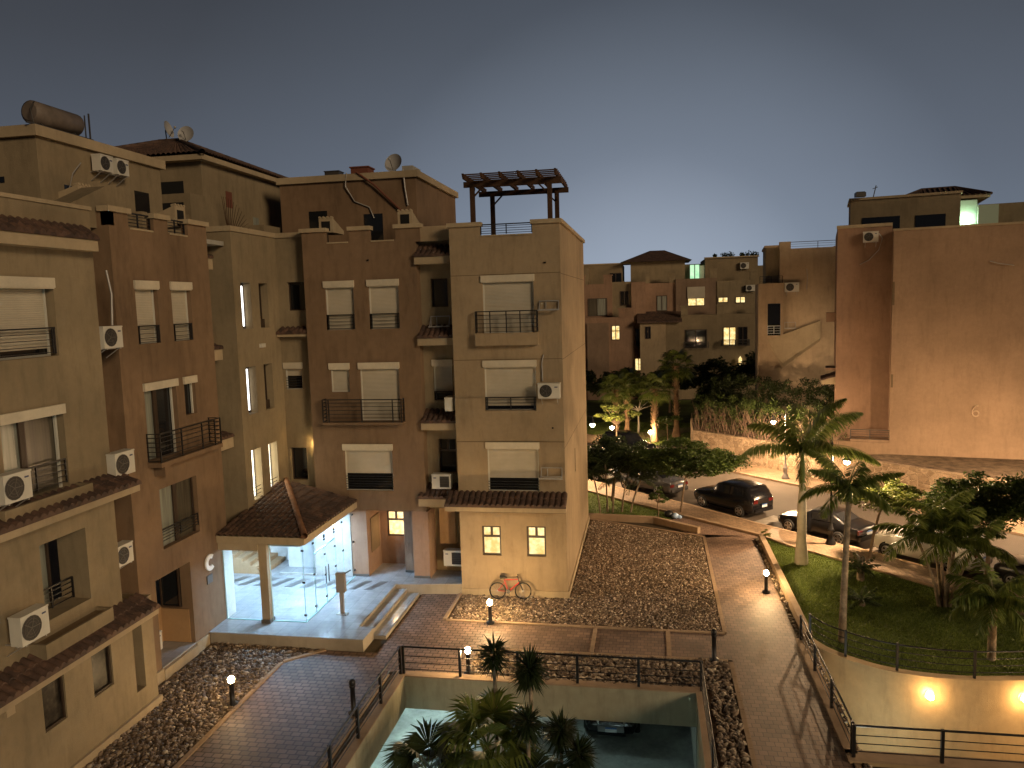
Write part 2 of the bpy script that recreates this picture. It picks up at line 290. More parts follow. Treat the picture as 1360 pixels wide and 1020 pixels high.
so.rotation_euler=Vector((-.72,.60,-.30)).to_track_quat('-Z','Y').to_euler()
M['lobby_glow']=plain('lobby_glow',(1,1,1),.4,0,(.50,.72,1),290)
# ------------------------------------------------------------------ facade pieces
def railing(B,F,a0,a1,z0,z1,w,bars=5,posts=None,mat='iron',t=.03,sides=0.,name='railing'):
    m=MB(); posts=posts if posts is not None else [a0,(a0+a1)/2,a1]
    m.bar(F.p(a0,z1,w),F.p(a1,z1,w),t*1.4)
    for k in range(bars): z=z0+(z1-z0)*k/bars; m.bar(F.p(a0,z+.02,w),F.p(a1,z+.02,w),t*.7)
    for a in posts: m.bar(F.p(a,z0-.02,w),F.p(a,z1,w),t*1.3)
    if sides:
        for a in (a0,a1):
            for k in range(bars+1): z=z0+(z1-z0)*k/bars+.02*(k<bars); m.bar(F.p(a,z,w),F.p(a,z,w-sides),t*.8)
            m.bar(F.p(a,z0,w-sides+.03),F.p(a,z1,w-sides+.03),t)
    return m.build(name,mat,B)
def shutter_win(B,F,a0,a1,z0,z1,sb=None,rail=None,d=.14,box=True,dark=False):
    sb=z0 if sb is None else sb
    f=MB(); t=.05
    f.fbox(F,a0,a0+t,z0,z1-.2,-d,-d+.05); f.fbox(F,a1-t,a1,z0,z1-.2,-d,-d+.05); f.fbox(F,a0+t,a1-t,z0,z0+t,-d,-d+.045)
    fr=f.build('window','frame_white',B)
    MB().fbox(F,a0,a1,z0,z1,-d-.06,-d-.03).build('pane','glass_dark',fr)
    if sb<z1-.3: MB().fbox(F,a0+t,a1-t,sb,z1-.1,-d-.02,-d+.015).build('shutter','slat',fr)
    if sb>z0+.25:
        l=MB(); n=int((sb-z0)/.11)
        for k in range(n): l.bar(F.p(a0,z0+.06+k*.11,-.06),F.p(a1,z0+.06+k*.11,-.06),.02)
        l.build('bar_grille','iron',fr)
    if box:
        b=MB(); b.fbox(F,a0-.05,a1+.05,z1-.24,z1+.01,-.08,.07); b.fbox(F,a0-.03,a1+.03,z1-.27,z1-.24,-.08,.05)
        b.build('shutter_box','shutter',fr)
    if rail: railing(B,F,a0-.0,a1+.0,rail[0],rail[1],-.03,4,[a0+.03,a0+.09,(a0+a1)/2 if a1-a0>1.5 else a0+.03,a1-.09,a1-.03])
    return fr
def french_win(B,F,a0,a1,z0,z1,d=.2,split=.5,box=True,c1='curtain',c2='curtain_dark',rail=None,white=True):
    f=MB(); t=.06; am=a0+(a1-a0)*split
    f.fbox(F,a0,a0+t,z0,z1,-d,-d+.06); f.fbox(F,a1-t,a1,z0,z1,-d,-d+.06); f.fbox(F,a0+t,a1-t,z1-t,z1,-d,-d+.06)
    fr=f.build('window','frame_white' if white else 'frame_dark',B)
    MB().fbox(F,am-.09,am+.09,z0,z1-t,-d-.01,-d+.05).build('mullion','frame_dark',fr)
    MB().fbox(F,a0,am,z0,z1,-d-.07,-d-.03).build('pane',c1,fr); MB().fbox(F,am,a1,z0,z1,-d-.06,-d-.02).build('pane',c2,fr)
    if box: MB().fbox(F,a0-.05,a1+.05,z1-.05,z1+.2,-.1,.08).build('shutter_box','shutter',fr)
    if rail: railing(B,F,a0,a1,rail[0],rail[1],-.04,4)
    return fr
def dark_win(B,F,a0,a1,z0,z1,d=.2,pane='glass_dark',cross=False,frame='frame_dark',t=.05):
    f=MB(); f.fbox(F,a0,a0+t,z0,z1,-d,-d+.05); f.fbox(F,a1-t,a1,z0,z1,-d,-d+.05); f.fbox(F,a0+t,a1-t,z0,z0+t,-d,-d+.05); f.fbox(F,a0+t,a1-t,z1-t,z1,-d,-d+.05)
    if cross:
        zm=z0+(z1-z0)*.64; am=(a0+a1)/2; f.fbox(F,a0+t,a1-t,zm-.045,zm+.045,-d,-d+.045); f.fbox(F,am-.05,am+.05,zm+.045,z1-t,-d,-d+.045)
    fr=f.build('window',frame,B); MB().fbox(F,a0,a1,z0,z1,-d-.06,-d-.02).build('pane',pane,fr); return fr
def eave(B,F,a0,a1,zt,zb,wt,wb,fas=.22,mat='trim',name='tiled_eave'):
    """barrel-tile roof strip from wall line (wt,zt) down to (wb,zb) with a plaster fascia below"""
    per=.235; na=max(4,int(round((a1-a0)/per))*6); L=math.hypot(wb-wt,zt-zb); rows=max(1,int(round(L/.36))); vs=[];fs=[]; lv=[]
    for r in range(rows): lv+= [(r/rows,0.0),((r+1)/rows-.002,.035)]
    for (u,h) in lv:
        for i in range(na+1):
            a=a0+(a1-a0)*i/na; ph=(i%6)/6; hh=.09*math.sin(PI*ph)**.7 if ph>0 else 0
            vs.append(F.p(a,zt+(zb-zt)*u+hh+h+.012,wt+(wb-wt)*u))
    for j in range(len(lv)-1):
        for i in range(na): k=j*(na+1)+i; fs.append((k,k+1,k+na+2,k+na+1))
    m=MB(); m.add(vs,fs,False)
    # front closing faces under barrels
    k0=(len(lv)-1)*(na+1)
    for i in range(na):
        A=vs[k0+i];Bq=vs[k0+i+1]; ca=F.p(a0+(a1-a0)*i/na,zb-.01,wb); cb=F.p(a0+(a1-a0)*(i+1)/na,zb-.01,wb); m.quad(A,Bq,cb,ca)
    for a in (a0,a1): m.quad(F.p(a,zt+.04,wt),F.p(a,zb+.04,wb),F.p(a,zb-.01,wb),F.p(a,zt-.05,wt))
    e=m.build(name,'tile',B)
    g=MB(); g.add([F.p(a0+.02,zt-.06,wt),F.p(a1-.02,zt-.06,wt),F.p(a1-.02,zb-.012,wb-.05),F.p(a0+.02,zb-.012,wb-.05),F.p(a0+.02,zb-fas,wt),F.p(a1-.02,zb-fas,wt),F.p(a1-.02,zb-fas,wb-.05),F.p(a0+.02,zb-fas,wb-.05)],[(0,1,2,3),(4,5,6,7),(0,1,5,4),(2,3,7,6),(0,3,7,4),(1,2,6,5)])
    g.build('fascia',mat,e); return e
def merlons(B,F,a0,a1,ztop,notch,notches,mat,trim,th=.25,rails=True,base=None):
    """parapet strip base..ztop with notches cut down to notch"""
    base=base if base is not None else notch
    m=MB(); c=MB(); cuts=sorted(notches); x=a0
    for (n0,n1) in cuts+[(a1,a1)]:
        if n0-x>.05: m.fbox(F,x,n0,base,ztop-.16,-th,0); c.fbox(F,x-.07 if x>a0 else x-.08,n0+.07 if n0<a1 else n0+.08,ztop-.16,ztop,-th-.06,.09)
        x=n1
    if notch>base:
        for n0,n1 in cuts: m.fbox(F,n0,n1,base,notch,-th,-.0)
    for n0,n1 in cuts: c.fbox(F,n0+.07,n1-.07,notch-.05,notch+.002,-th,.035)
    p=m.build('parapet',mat,B); c.build('coping',trim,p)
    if rails:
        for n0,n1 in cuts: railing(B,F,n0+.03,n1-.03,notch+.06,ztop-.1,-th*.5,4)
    return p
def ac(F,a,z,label,style='fan',wd=.82,h=.6,d=.32,off=.1,group='air conditioning units on the apartment walls',flip=False,bracket=True):
    r=thing('air_conditioner',label,'air conditioner',F.p(a,z,0),0,group)
    b=MB(); b.fbox(F,a-wd/2,a+wd/2,z,z+h,off,off+d); b.fbox(F,a-wd/2-.012,a+wd/2+.012,z+h-.03,z+h+.012,off-.01,off+d+.012); b.build('casing','ac_white',r)
    s=-1 if not flip else 1; ca=a+s*wd*.14; zc=z+h*.5
    def ring(m,rad,wv,n=20,inner=0):
        P=[F.p(ca+rad*math.cos(2*PI*k/n),zc+rad*math.sin(2*PI*k/n),wv) for k in range(n)]
        m.add(P,[tuple(range(n))])
    g=MB(); W=off+d+.006
    if style=='fan':
        ring(g,h*.42,W)
        gr=g.build('grille','ac_grille',r)
        k=MB()
        for q in range(3):
            rr=h*.42*(.5+.25*q)
            k.tube([F.p(ca+rr*math.cos(2*PI*i/16),zc+rr*math.sin(2*PI*i/16),W+.006) for i in range(17)],.005,4,False)
        for q in range(5): an=q*2*PI/5; k.bar(F.p(ca,zc,W+.005),F.p(ca+h*.36*math.cos(an),zc+h*.36*math.sin(an),W+.005),.016)
        k.build('fan_guard','ac_guard',gr)
    else:
        x0,x1=(a-.06,a+wd/2-.06) if flip else (a-wd/2+.06,a+.06)
        g.fbox(F,x0,x1,z+.07,z+h-.07,W-.004,W)
        gr=g.build('grille','ac_grille',r); k=MB()
        for q in range(7): k.bar(F.p(x0,z+.1+q*(h-.2)/6,W+.005),F.p(x1,z+.1+q*(h-.2)/6,W+.005),.007)
        k.build('fan_guard','ac_guard',gr)
    ba=a+wd*.33*(-s) ; MB().fbox(F,ba-.06,ba+.06,z+h-.16,z+h-.12,W-.003,W+.003).build('badge','badge',r)
    if bracket:
        k=MB()
        for aa in (a-wd*.36,a+wd*.36): k.bar(F.p(aa,z-.02,0),F.p(aa,z-.02,off+d),.03); k.bar(F.p(aa,z-.02,off+d*.8),F.p(aa,z-.3,0.01),.025)
        k.bar(F.p(a-wd*.5,z-.02,off+d*.5),F.p(a+wd*.5,z-.02,off+d*.5),.03)
        k.build('bracket','alu',r)
    return r
def hose(F,pts,label,r=.025,mat='alu',cat='hose'):
    o=MB().tube([F.p(*p) for p in pts],r,6).build('hose',mat); return tag(o,label,cat,'hoses and conduits on the outside walls')
def cage(F,a0,a1,z0,z1,label):
    m=MB(); w=.3
    for a in (a0,a1): m.bar(F.p(a,z0,.0),F.p(a,z0,w),.035); m.bar(F.p(a,z0,.05),F.p(a,z1,.05),.035); m.bar(F.p(a,z1,.0),F.p(a,z0,w),.02)
    m.bar(F.p(a0,z1,.05),F.p(a1,z1,.05),.035); m.bar(F.p(a0,z0,.05),F.p(a1,z0,.05),.035); m.bar(F.p(a0-.05,z0-.02,w),F.p(a1+.05,z0-.02,w),.045); m.bar(F.p(a0+.25,z0,.05),F.p(a0+.25,z1-.04,.05),.03)
    return tag(m.build('metal_bracket','alu'),label,'bracket','empty air conditioner brackets')
def groove(m,F,a0,a1,z): m.fbox(F,a0,a1,z-.012,z+.012,-.01,.004)
def arc_letter(F,a,z,r,w0,w1,parent,mat,t=.4):
    m=MB(); n=18; P=[]
    for k in range(n+1):
        q=R_(48)+R_(264)*k/n; P.append((math.cos(q),math.sin(q)))
    for k in range(n):
        (c0,s0),(c1,s1)=P[k],P[k+1]; ri=r*(1-t)
        m.hexa([F.p(a+c0*ri,z+s0*ri,w0),F.p(a+c1*ri,z+s1*ri,w0),F.p(a+c1*r,z+s1*r,w0),F.p(a+c0*r,z+s0*r,w0),F.p(a+c0*ri,z+s0*ri,w1),F.p(a+c1*ri,z+s1*ri,w1),F.p(a+c1*r,z+s1*r,w1),F.p(a+c0*r,z+s0*r,w1)])
    return m.build('letter',mat,parent)

# ================================================================== APARTMENT BLOCK C (L-shaped, around the entrance)
BC=thing('apartment_building','large brown and tan apartment building wrapping around the glass entrance porch','building',(-12,32,0))
# --- tower (tan, right end)
FG=FY(30.); FGS=FX(-3.3)
gwin=[(-6.78,-5.99,1.73,2.97),(-4.92,-4.14,1.73,2.99)]
ops=[(-6.42,-4.38,10.84,13.1,.24),(-6.46,-4.38,7.74,9.74,.24),(-6.45,-4.35,4.43,6.44,.24)]+[g+(.22,) for g in gwin]
w=MB().wall(FG,-7.7,-3.3,0,14.5,ops)
w.wall(FGS,30,41.2,0,14.5,[(34.1,34.45,4.3,5.4,.15)]); w.wall(Face((0,41.2),(1,0),(0,1)),-7.7,-3.3,0,14.5); w.wall(Face((-7.7,0),(0,1),(-1,0)),30,41.2,0,14.5)
wt=w.build('wall','tan',BC)
g=MB()
for z in (13.14,6.46,3.55): groove(g,FG,-7.7,-3.3,z)
groove(g,FG,-7.7,-3.3,9.78)
for z in (9.75,6.2,13.1): groove(g,FGS,30,41.2,z)
g.build('joint_line','groove',wt)
l=MB().fbox(FG,-7.7,-6.46,6.5,8.24,0,.045); l.fbox(FG,-4.38,-3.3,6.5,8.24,0,.045); l.fbox(FG,-6.46,-4.38,6.5,7.72,0,.045); l.build('wall_panel','tan',wt)
MB().fbox(FG,-7.7,-3.26,-.1,.3,0,.05).fbox(FGS,29.96,41.2,-.1,.3,0,.06).build('plinth','trim',BC)
MB().box(-7.66,-3.34,30.04,41.1,14.3,14.49).build('terrace_floor','concrete',BC)
merlons(BC,FG,-7.7,-3.3,15.2,14.68,[(-6.46,-4.37)],'tan','trim',base=14.5)
merlons(BC,FGS,30.26,41.2,15.2,14.68,[],'tan','trim',base=14.5)
shutter_win(BC,FG,-6.42,-4.38,10.84,13.1,10.84)
MB().fbox(FG,-6.72,-4.2,10.36,10.84,0,.32).build('balcony_slab','tan',BC)
railing(BC,FG,-6.68,-4.24,10.88,11.7,.28,5,[-6.68,-6.1,-5.45,-4.9,-4.24],sides=.28)
shutter_win(BC,FG,-6.46,-4.38,7.74,9.74,7.9,(7.78,8.26))
shutter_win(BC,FG,-6.45,-4.35,4.43,6.44,4.96)
for g_ in gwin: dark_win(BC,FG,*g_,d=.12,pane='lit_cream',cross=True,t=.07)
eave(BC,FG,-8.15,-3.22,4.35,3.93,.0,.68,.2)
# --- brown wing with shutters
FE=FY(30.5)
ops=[(-13.25,-12.0,11.1,13.12,.2),(-11.35,-10.06,11.1,13.12,.2),(-13.2,-12.38,8.48,9.7,.16),(-11.9,-10.2,7.26,9.7,.2),(-12.78,-10.65,4.25,6.25,.22)]
w=MB().wall(FE,-14.15,-9.25,3.4,14.6,ops)
w.wall(Face((-14.15,0),(0,1),(-1,0)),30.5,31.0,3.4,14.6); w.wall(FX(-9.25),30.5,31,3.4,14.6); w.box(-14.15,-9.25,30.52,33,3.38,3.42)
we=w.build('wall','brown',BC)
merlons(BC,FE,-14.15,-9.05,15.32,14.72,[(-13.12,-12.05),(-11.2,-10.08)],'brown','trim',rails=False,base=14.6)
for a0,a1 in ((-13.25,-12.0),(-11.35,-10.06)): shutter_win(BC,FE,a0,a1,11.1,13.12,11.15,(11.14,11.72))
shutter_win(BC,FE,-13.2,-12.38,8.48,9.7)
shutter_win(BC,FE,-11.9,-10.2,7.26,9.7,7.3)
MB().fbox(FE,-13.5,-9.98,7.14,7.24,0,.42).build('balcony_slab','brown',BC)
railing(BC,FE,-13.46,-10.02,7.26,8.2,.4,6,[-13.46,-13.2,-11.75,-10.4,-10.02],sides=.4)
shutter_win(BC,FE,-12.78,-10.65,4.25,6.25,4.98)
# ground pillars and niche under the brown wing
for bx_ in ((-12.65,-11.93,30.5,32.4),(-9.9,-9.2,30.5,31.6),(-10.5,-9.93,31.15,32.3)): MB().box(*bx_,.45,3.38).build('pillar','rose',BC)
nw=(-11.62,-10.78,1.75,2.93,.14)
MB().wall(FY(32.2),-11.95,-10.4,.45,3.38,[nw]).build('wall','rose',BC); dark_win(BC,FY(32.2),*nw[:4],d=.08,pane='lit_warm',cross=True,t=.07)
MB().fbox(FX(-11.92),30.9,31.9,1.4,2.9,0,.03).build('niche_panel','dark_stucco',BC)
b=MB(); 
for x0,x1,y in ((-12.66,-11.92,30.49),(-9.91,-9.19,30.49),(-10.5,-9.94,31.14)): b.box(x0,x1,y-.012,y+.02,.45,.57)
b.build('skirting','plaque',BC)
# --- recess between brown wing and tower
FF=FY(31.)
ops=[(-8.82,-8.1,11.93,13.1,.2),(-8.85,-8.05,8.02,9.74,.15),(-8.75,-8.0,4.95,6.4,.2)]
w=MB().wall(FF,-9.25,-7.7,3.4,14.6,ops); w.wall(FY(31.6),-9.2,-7.7,.45,3.4); w.build('wall','olive',BC)
dark_win(BC,FF,-8.82,-8.1,11.93,13.1); shutter_win(BC,FF,-8.85,-8.05,8.02,9.74,8.35,(8.05,8.4)); dark_win(BC,FF,-8.75,-8.0,4.95,6.4,cross=True)
MB().box(-9.25,-7.7,30.6,31,14.6,15.2).build('parapet','tan',BC)
for zt,zb in ((14.3,13.98),(11.02,10.68),(7.5,7.18),(4.33,3.98)):
    e=eave(BC,FF,-9.3 if zt>5 else -9.55,-7.72,zt+.1,zb,.0,.72,.3 if zt>5 else .34)
MB().fbox(FY(31.6),-8.95,-8.25,1.75,3.38,0,.28).build('duct_box','sand',BC)
# --- stair bay (olive) and wall D
FC=FX(-15.6); FD=FY(31.)
ys=((27.92,28.67),(29.34,30.06)); zs=((11.3,13.12),(7.9,9.79),(4.43,6.46))
ops=[(y0,y1,z0,z1,.37) for y0,y1 in ys for z0,z1 in zs]
w=MB().wall(FC,27.4,31.0,3.3,15.05,ops)
w.wall(FY(27.4),-17.2,-15.6,3.3,15.05)
dops=[(-15.17,-14.3,11.96,13.17,.2),(-15.5,-14.72,8.56,9.72,.14),(-15.5,-14.72,4.55,6.0,.3)]
w.wall(FD,-15.6,-14.15,3.3,15.05,dops)
w.build('wall','olive',BC)
MB().fbox(FC,27.35,31,15.05,15.25,-.3,.06).fbox(FY(31.),-15.54,-14.15,15.05,15.25,-.3,.06).fbox(FY(27.4),-17.2,-15.9,15.05,15.25,-.3,.06).build('coping','trim',BC)
for i,(y0,y1) in enumerate(ys):
    for j,(z0,z1) in enumerate(zs):
        pn='lit_stair_warm' if j==2 else 'glass_dark'
        fr=dark_win(BC,FC,y0,y1,z0,z1,d=.35,pane=pn,frame='frame_dark',t=.02)
        if j<2 and i==0: MB().fbox(FC,y1-.11,y1-.02,z0+.1,z1-.12,-.37,-.345).build('lit_pane_strip','lit_stair',fr)  # glowing strip standing in for the lit sliver of the pane
        if j==2: 
            k=MB()
            for zz in (4.6,4.75,4.9): k.bar(FC.p(y0,zz,-.1),FC.p(y1,zz,-.1),.02)
            k.bar(FC.p((y0+y1)/2,4.45,-.1),FC.p((y0+y1)/2,4.9,-.1),.02); k.build('bar_grille','iron',fr)
        elif i==1: MB().fbox(FC,y0,y1,z0,z0+.35,-.3,-.2).build('sill_planter','frame_dark',fr)
dark_win(BC,FD,-15.17,-14.3,11.96,13.17); shutter_win(BC,FD,-15.5,-14.72,8.56,9.72,9.15); dark_win(BC,FD,-15.5,-14.72,4.55,6.0,d=.25)
eave(BC,FD,-15.6,-14.17,11.2,10.98,0,.45,.12)
# --- lower brown block B (left of the porch)
FB=FX(-15.8)
ops=[(21.86,22.98,11.05,13.05,.24),(23.72,24.84,11.05,13.05,.24),(21.91,23.6,7.27,9.65,.26),(24.06,24.72,8.46,9.64,.2),(22.27,24.38,4.25,6.27,.24),(21.72,23.63,.42,3.38,1.25)]
w=MB().wall(FB,20.9,26.1,0,14.68,ops)
w.wall(FY(20.9),-17.4,-15.8,0,14.68); w.wall(Face((0,26.1),(1,0),(0,1)),-17.2,-15.8,3.3,14.68)
w.build('wall','brown',BC)
w=MB().wall(FX(-17.2),26.1,27.4,3.3,14.9,[(26.6,27.1,10.9,12.6,.2),(26.6,27.1,7.9,9.6,.2),(26.6,27.1,4.7,6.6,.2)]); w.build('wall','olive',BC)
for z0,z1 in ((10.9,12.6),(7.9,9.6),(4.7,6.6)): dark_win(BC,FX(-17.2),26.6,27.1,z0,z1)
for zt,y1 in ((14.15,26.75),(10.75,27.0),(7.3,27.35)): eave(BC,FX(-16.5),26.1,y1,zt,zt-.15,0,.55,.42)
merlons(BC,FB,20.9,26.1,15.25,14.68,[(21.8,23.05),(23.8,24.95)],'brown','trim',base=14.68)
MB().fbox(FY(20.9),-17.4,-15.8,14.68,15.2,-.25,0).build('parapet','brown',BC)
shutter_win(BC,FB,21.86,22.98,11.05,13.05,11.1,(11.08,11.62),d=.2); shutter_win(BC,FB,23.72,24.84,11.05,13.05,11.1,(11.08,11.62),d=.2)
french_win(BC,FB,21.91,23.6,7.27,9.6,.22,.45,c2='glass_dark'); french_win(BC,FB,24.06,24.72,8.46,9.6,.18,.02,c1='glass_dark',c2='glass_dark')
MB().fbox(FB,21.8,25.4,7.1,7.25,0,.5).fbox(FB,22.1,22.4,6.75,7.1,0,.4).build('balcony_slab','brown',BC)
railing(BC,FB,21.84,25.36,7.28,8.18,.47,6,[21.84,23.0,24.2,25.0,25.36],sides=.47)
french_win(BC,FB,22.27,24.38,4.25,6.27,.22,.5,box=False,rail=(4.5,4.9),white=False)
MB().fbox(FB,21.73,23.62,.40,.445,-1.24,.02).build('porch_floor','floor_tile',BC)
MB().fbox(FX(-17.05),21.72,23.63,.42,1.75,-.01,.03).build('wood_panel','wood_light',BC)
dark_win(BC,FY(23.61),-16.95,-16.2,1.75,3.15,d=-.06); MB().fbox(FY(23.61),-17.04,-15.95,.46,1.66,.0,.03).build('wood_panel','wood_light',BC)
MB().fbox(FB,20.9,21.72,0,.42,0,.06).fbox(FB,21.72,23.63,0,.36,0,.1).fbox(FB,23.63,24.4,0,.42,0,.06).build('plinth','trim',BC)
MB().box(-17.35,-15.86,20.95,27.35,14.5,14.66).build('terrace_floor','concrete',BC)
MB().box(-20.,-15.66,27.46,34,14.85,15.0).box(-15.54,-9.32,31.04,36,14.4,14.55).build('terrace_floor','concrete',BC)
# penthouse above the brown wing
FP=FY(34.6)
w=MB(); w.box(-17.0,-10.35,34.6,42.,14.6,17.85); wp=w.build('penthouse_wall','brown',BC)
MB().box(-17.1,-10.2,34.45,42.15,17.85,18.15).build('cornice','trim',wp)
MB().fbox(FP,-15.6,-14.7,14.7,16.55,0,.02).build('pane','glass_dark',wp); MB().fbox(FP,-12.9,-12.0,14.9,16.3,0,.02).build('pane','glass_dark',wp)
# rooftop pavilion with hipped roof
w=MB(); w.box(-26,-18.3,30.2,37.6,14.6,18.3); w.box(-18.3,-17.2,33.2,36.8,14.9,15.9); wh=w.build('penthouse_wall','olive',BC)
def hip(B,x0,x1,y0,y1,ze,zp,rx0,rx1,ry,name='hipped_roof',fas=.22,over=0.):
    m=MB(); pts=[(x0,y0,ze),(x1,y0,ze),(x1,y1,ze),(x0,y1,ze)]; r0=(rx0,ry,zp); r1=(rx1,ry,zp)
    def slope(A,Bp,C,D):   # eave A->B, ridge D->C ; barrel tiled quad
        A,Bp,C,D=map(Vector,(A,Bp,C,D)); L=(Bp-A).length; na=max(6,int(L/.235)*4); H=((D+C)/2-(A+Bp)/2).length; nr=max(2,int(H/.36)); vs=[];fs=[]
        for r in range(nr):
            for (u,h) in ((r/nr,.035),((r+1)/nr-.003,0.)):
                l=A.lerp(D,u); q=Bp.lerp(C,u); w_=(q-l).length/L
                for i in range(na+1):
                    # keep barrels running straight up the slope
                    s=i/na; p=A.lerp(Bp,s)+((D-A)+(C-Bp))*.5*u*0; pl=l.lerp(q,s); hh=.07*abs(math.sin(PI*((i%4)/4)))
                    vs.append((pl.x,pl.y,pl.z+hh+h+.01))
        n=2*nr
        for j in range(n-1):
            for i in range(na): k=j*(na+1)+i; fs.append((k,k+1,k+na+2,k+na+1))
        m.add(vs,fs)
    slope(pts[0],pts[1],r1,r0); slope(pts[1],pts[2],r1,r1); slope(pts[2],pts[3],r0,r1); slope(pts[3],pts[0],r0,r0)
    for P,Q in ((pts[0],r0),(pts[1],r1),(pts[2],r1),(pts[3],r0),(r0,r1)):
        if (Vector(P)-Vector(Q)).length>.1:
            n=int((Vector(P)-Vector(Q)).length/.33)
            for k in range(n): a=Vector(P).lerp(Vector(Q),k/n); b=Vector(P).lerp(Vector(Q),(k+1.12)/n); m.tube([a+Vector((0,0,.05)),b+Vector((0,0,.07))],[.13,.10],8,False)
    rf=m.build(name,'tile',B)
    f=MB(); f.box(x0+.06,x1-.06,y0+.06,y1-.06,ze-fas,ze-.01); f.build('fascia','trim',rf); return rf
hip(BC,-26.6,-17.9,29.7,38.1,18.5,20.0,-22.6,-21.6,33.9)
MB().fbox(FX(-18.3),32.0,32.5,16.6,17.3,0,.02).build('pane','rust',wh)
MB().fbox(FX(-18.3),34.3,34.8,15.0,16.4,0,.03).build('pane','lit_stair_dim' if 'lit_stair_dim' in M else 'curtain',wh)
# chimneys / roof vents with dark openings behind the merlons
def roof_vent(B,F,a,z,wd=.6,dp=1.2,h=.62,w=0.):
    m=MB(); q=wd/2; m.add([F.p(a-q,z,w),F.p(a+q,z,w),F.p(a+q,z,w-dp),F.p(a-q,z,w-dp),F.p(a-q,z+h,w),F.p(a+q,z+h,w),F.p(a+q,z+h*.25,w-dp),F.p(a-q,z+h*.25,w-dp)],[(0,1,5,4),(1,2,6,5),(3,0,4,7),(4,5,6,7),(2,3,7,6)])
    for k in range(4): x=a-q+.05+k*(wd-.1)/3; m.tube([F.p(x,z+h+.02,w+.02),F.p(x,z+h,w-.15)],.05,6)
    v=m.build('roof_vent','trim',B); MB().fbox(F,a-q+.12,a+q-.12,z+.06,z+h-.15,w+.002,w+.015).build('opening','mattblack',v)
roof_vent(BC,FY(31.2),-13.35,15.2,.62); roof_vent(BC,FY(31.0),-9.8,15.3,.62)
roof_vent(BC,FX(-16.2),25.2,15.0,.62,1.5,.75); roof_vent(BC,FX(-17.3),21.9,15.45,.55,1.6,.6)

# --- PORCH: podium, canopy, glass lobby
pod=MB(); pod.prism([(-15.75,24.45),(-9.92,24.45),(-9.92,25.5),(-10.5,25.5),(-10.5,29.72),(-7.72,30.02),(-7.72,31.6),(-9.2,31.6),(-9.2,32.3),(-20.5,32.4),(-20.5,25.7),(-15.75,25.7)],0,.45)
podo=pod.build('entrance_podium','podium_stone'); tag(podo,'raised stone entrance floor in front of the glass doors','podium')
t=MB(); t.prism([(-15.78,24.42),(-9.89,24.42),(-9.89,25.47),(-10.47,25.47),(-10.47,29.69),(-7.74,29.99),(-7.74,31.55),(-9.22,31.55),(-9.22,32.2),(-20.4,32.3),(-20.4,25.72),(-15.78,25.72)],.452,.474); t.build('floor','floor_tile',podo)
st=MB()
for k in range(7+4): x=-17.9+k*.70; st.prism([(x,28.95),(x+.34,28.95),(x+.72,29.95),(x+.38,29.95)],.478,.482) if x<-11 else None
st.build('dark_stripe','plaque',podo)
for x0,x1,z in ((-10.5,-9.98,.3),(-9.98,-9.46,.15)):
    s_=MB().box(x0,x1,25.52,29.66,0,z-.03).build('step','podium_stone',podo); MB().box(x0+.0,x1-.05,25.54,29.64,z-.03,z).build('tread','floor_tile',s_); MB().box(x1-.05,x1+.01,25.5,29.68,z-.03,z+.004).build('nosing','podium_stone',s_)
MB().box(-10.5,-10.44,25.5,29.7,.45,.478).build('nosing','podium_stone',podo)
# lobby inner walls
w=MB(); w.box(-16.3,-15.74,25.66,26.25,.48,3.3); w.box(-16.05,-14.35,31.35,31.5,.48,3.3); w.box(-20.5,-16.1,32.25,32.4,.48,3.5); w.box(-20.5,-20.4,25.7,32.3,.48,3.5); w.box(-20.4,-16.3,25.6,25.72,.48,3.5)
w.build('lobby_wall','white_wall',BC)
MB().box(-14.35,-12.66,30.45,31.5,.48,3.38).build('marble_wall','marble',BC)
MB().box(-20.4,-15.7,25.72,32.3,3.3,3.42).box(-15.7,-12.7,25.75,31.2,3.3,3.36).build('lobby_ceiling','white_wall',BC)
stp=MB()
for k in range(8): stp.box(-17.0-k*.36,-16.64-k*.36,30.3,32.2,.48+k*0,.48+(k+1)*.17)
stp.build('staircase','sand',BC)
pl=[]
MB().box(-15.98,-14.3,30.35,30.42,.48,.56).build('planter_curb','marble',BC)
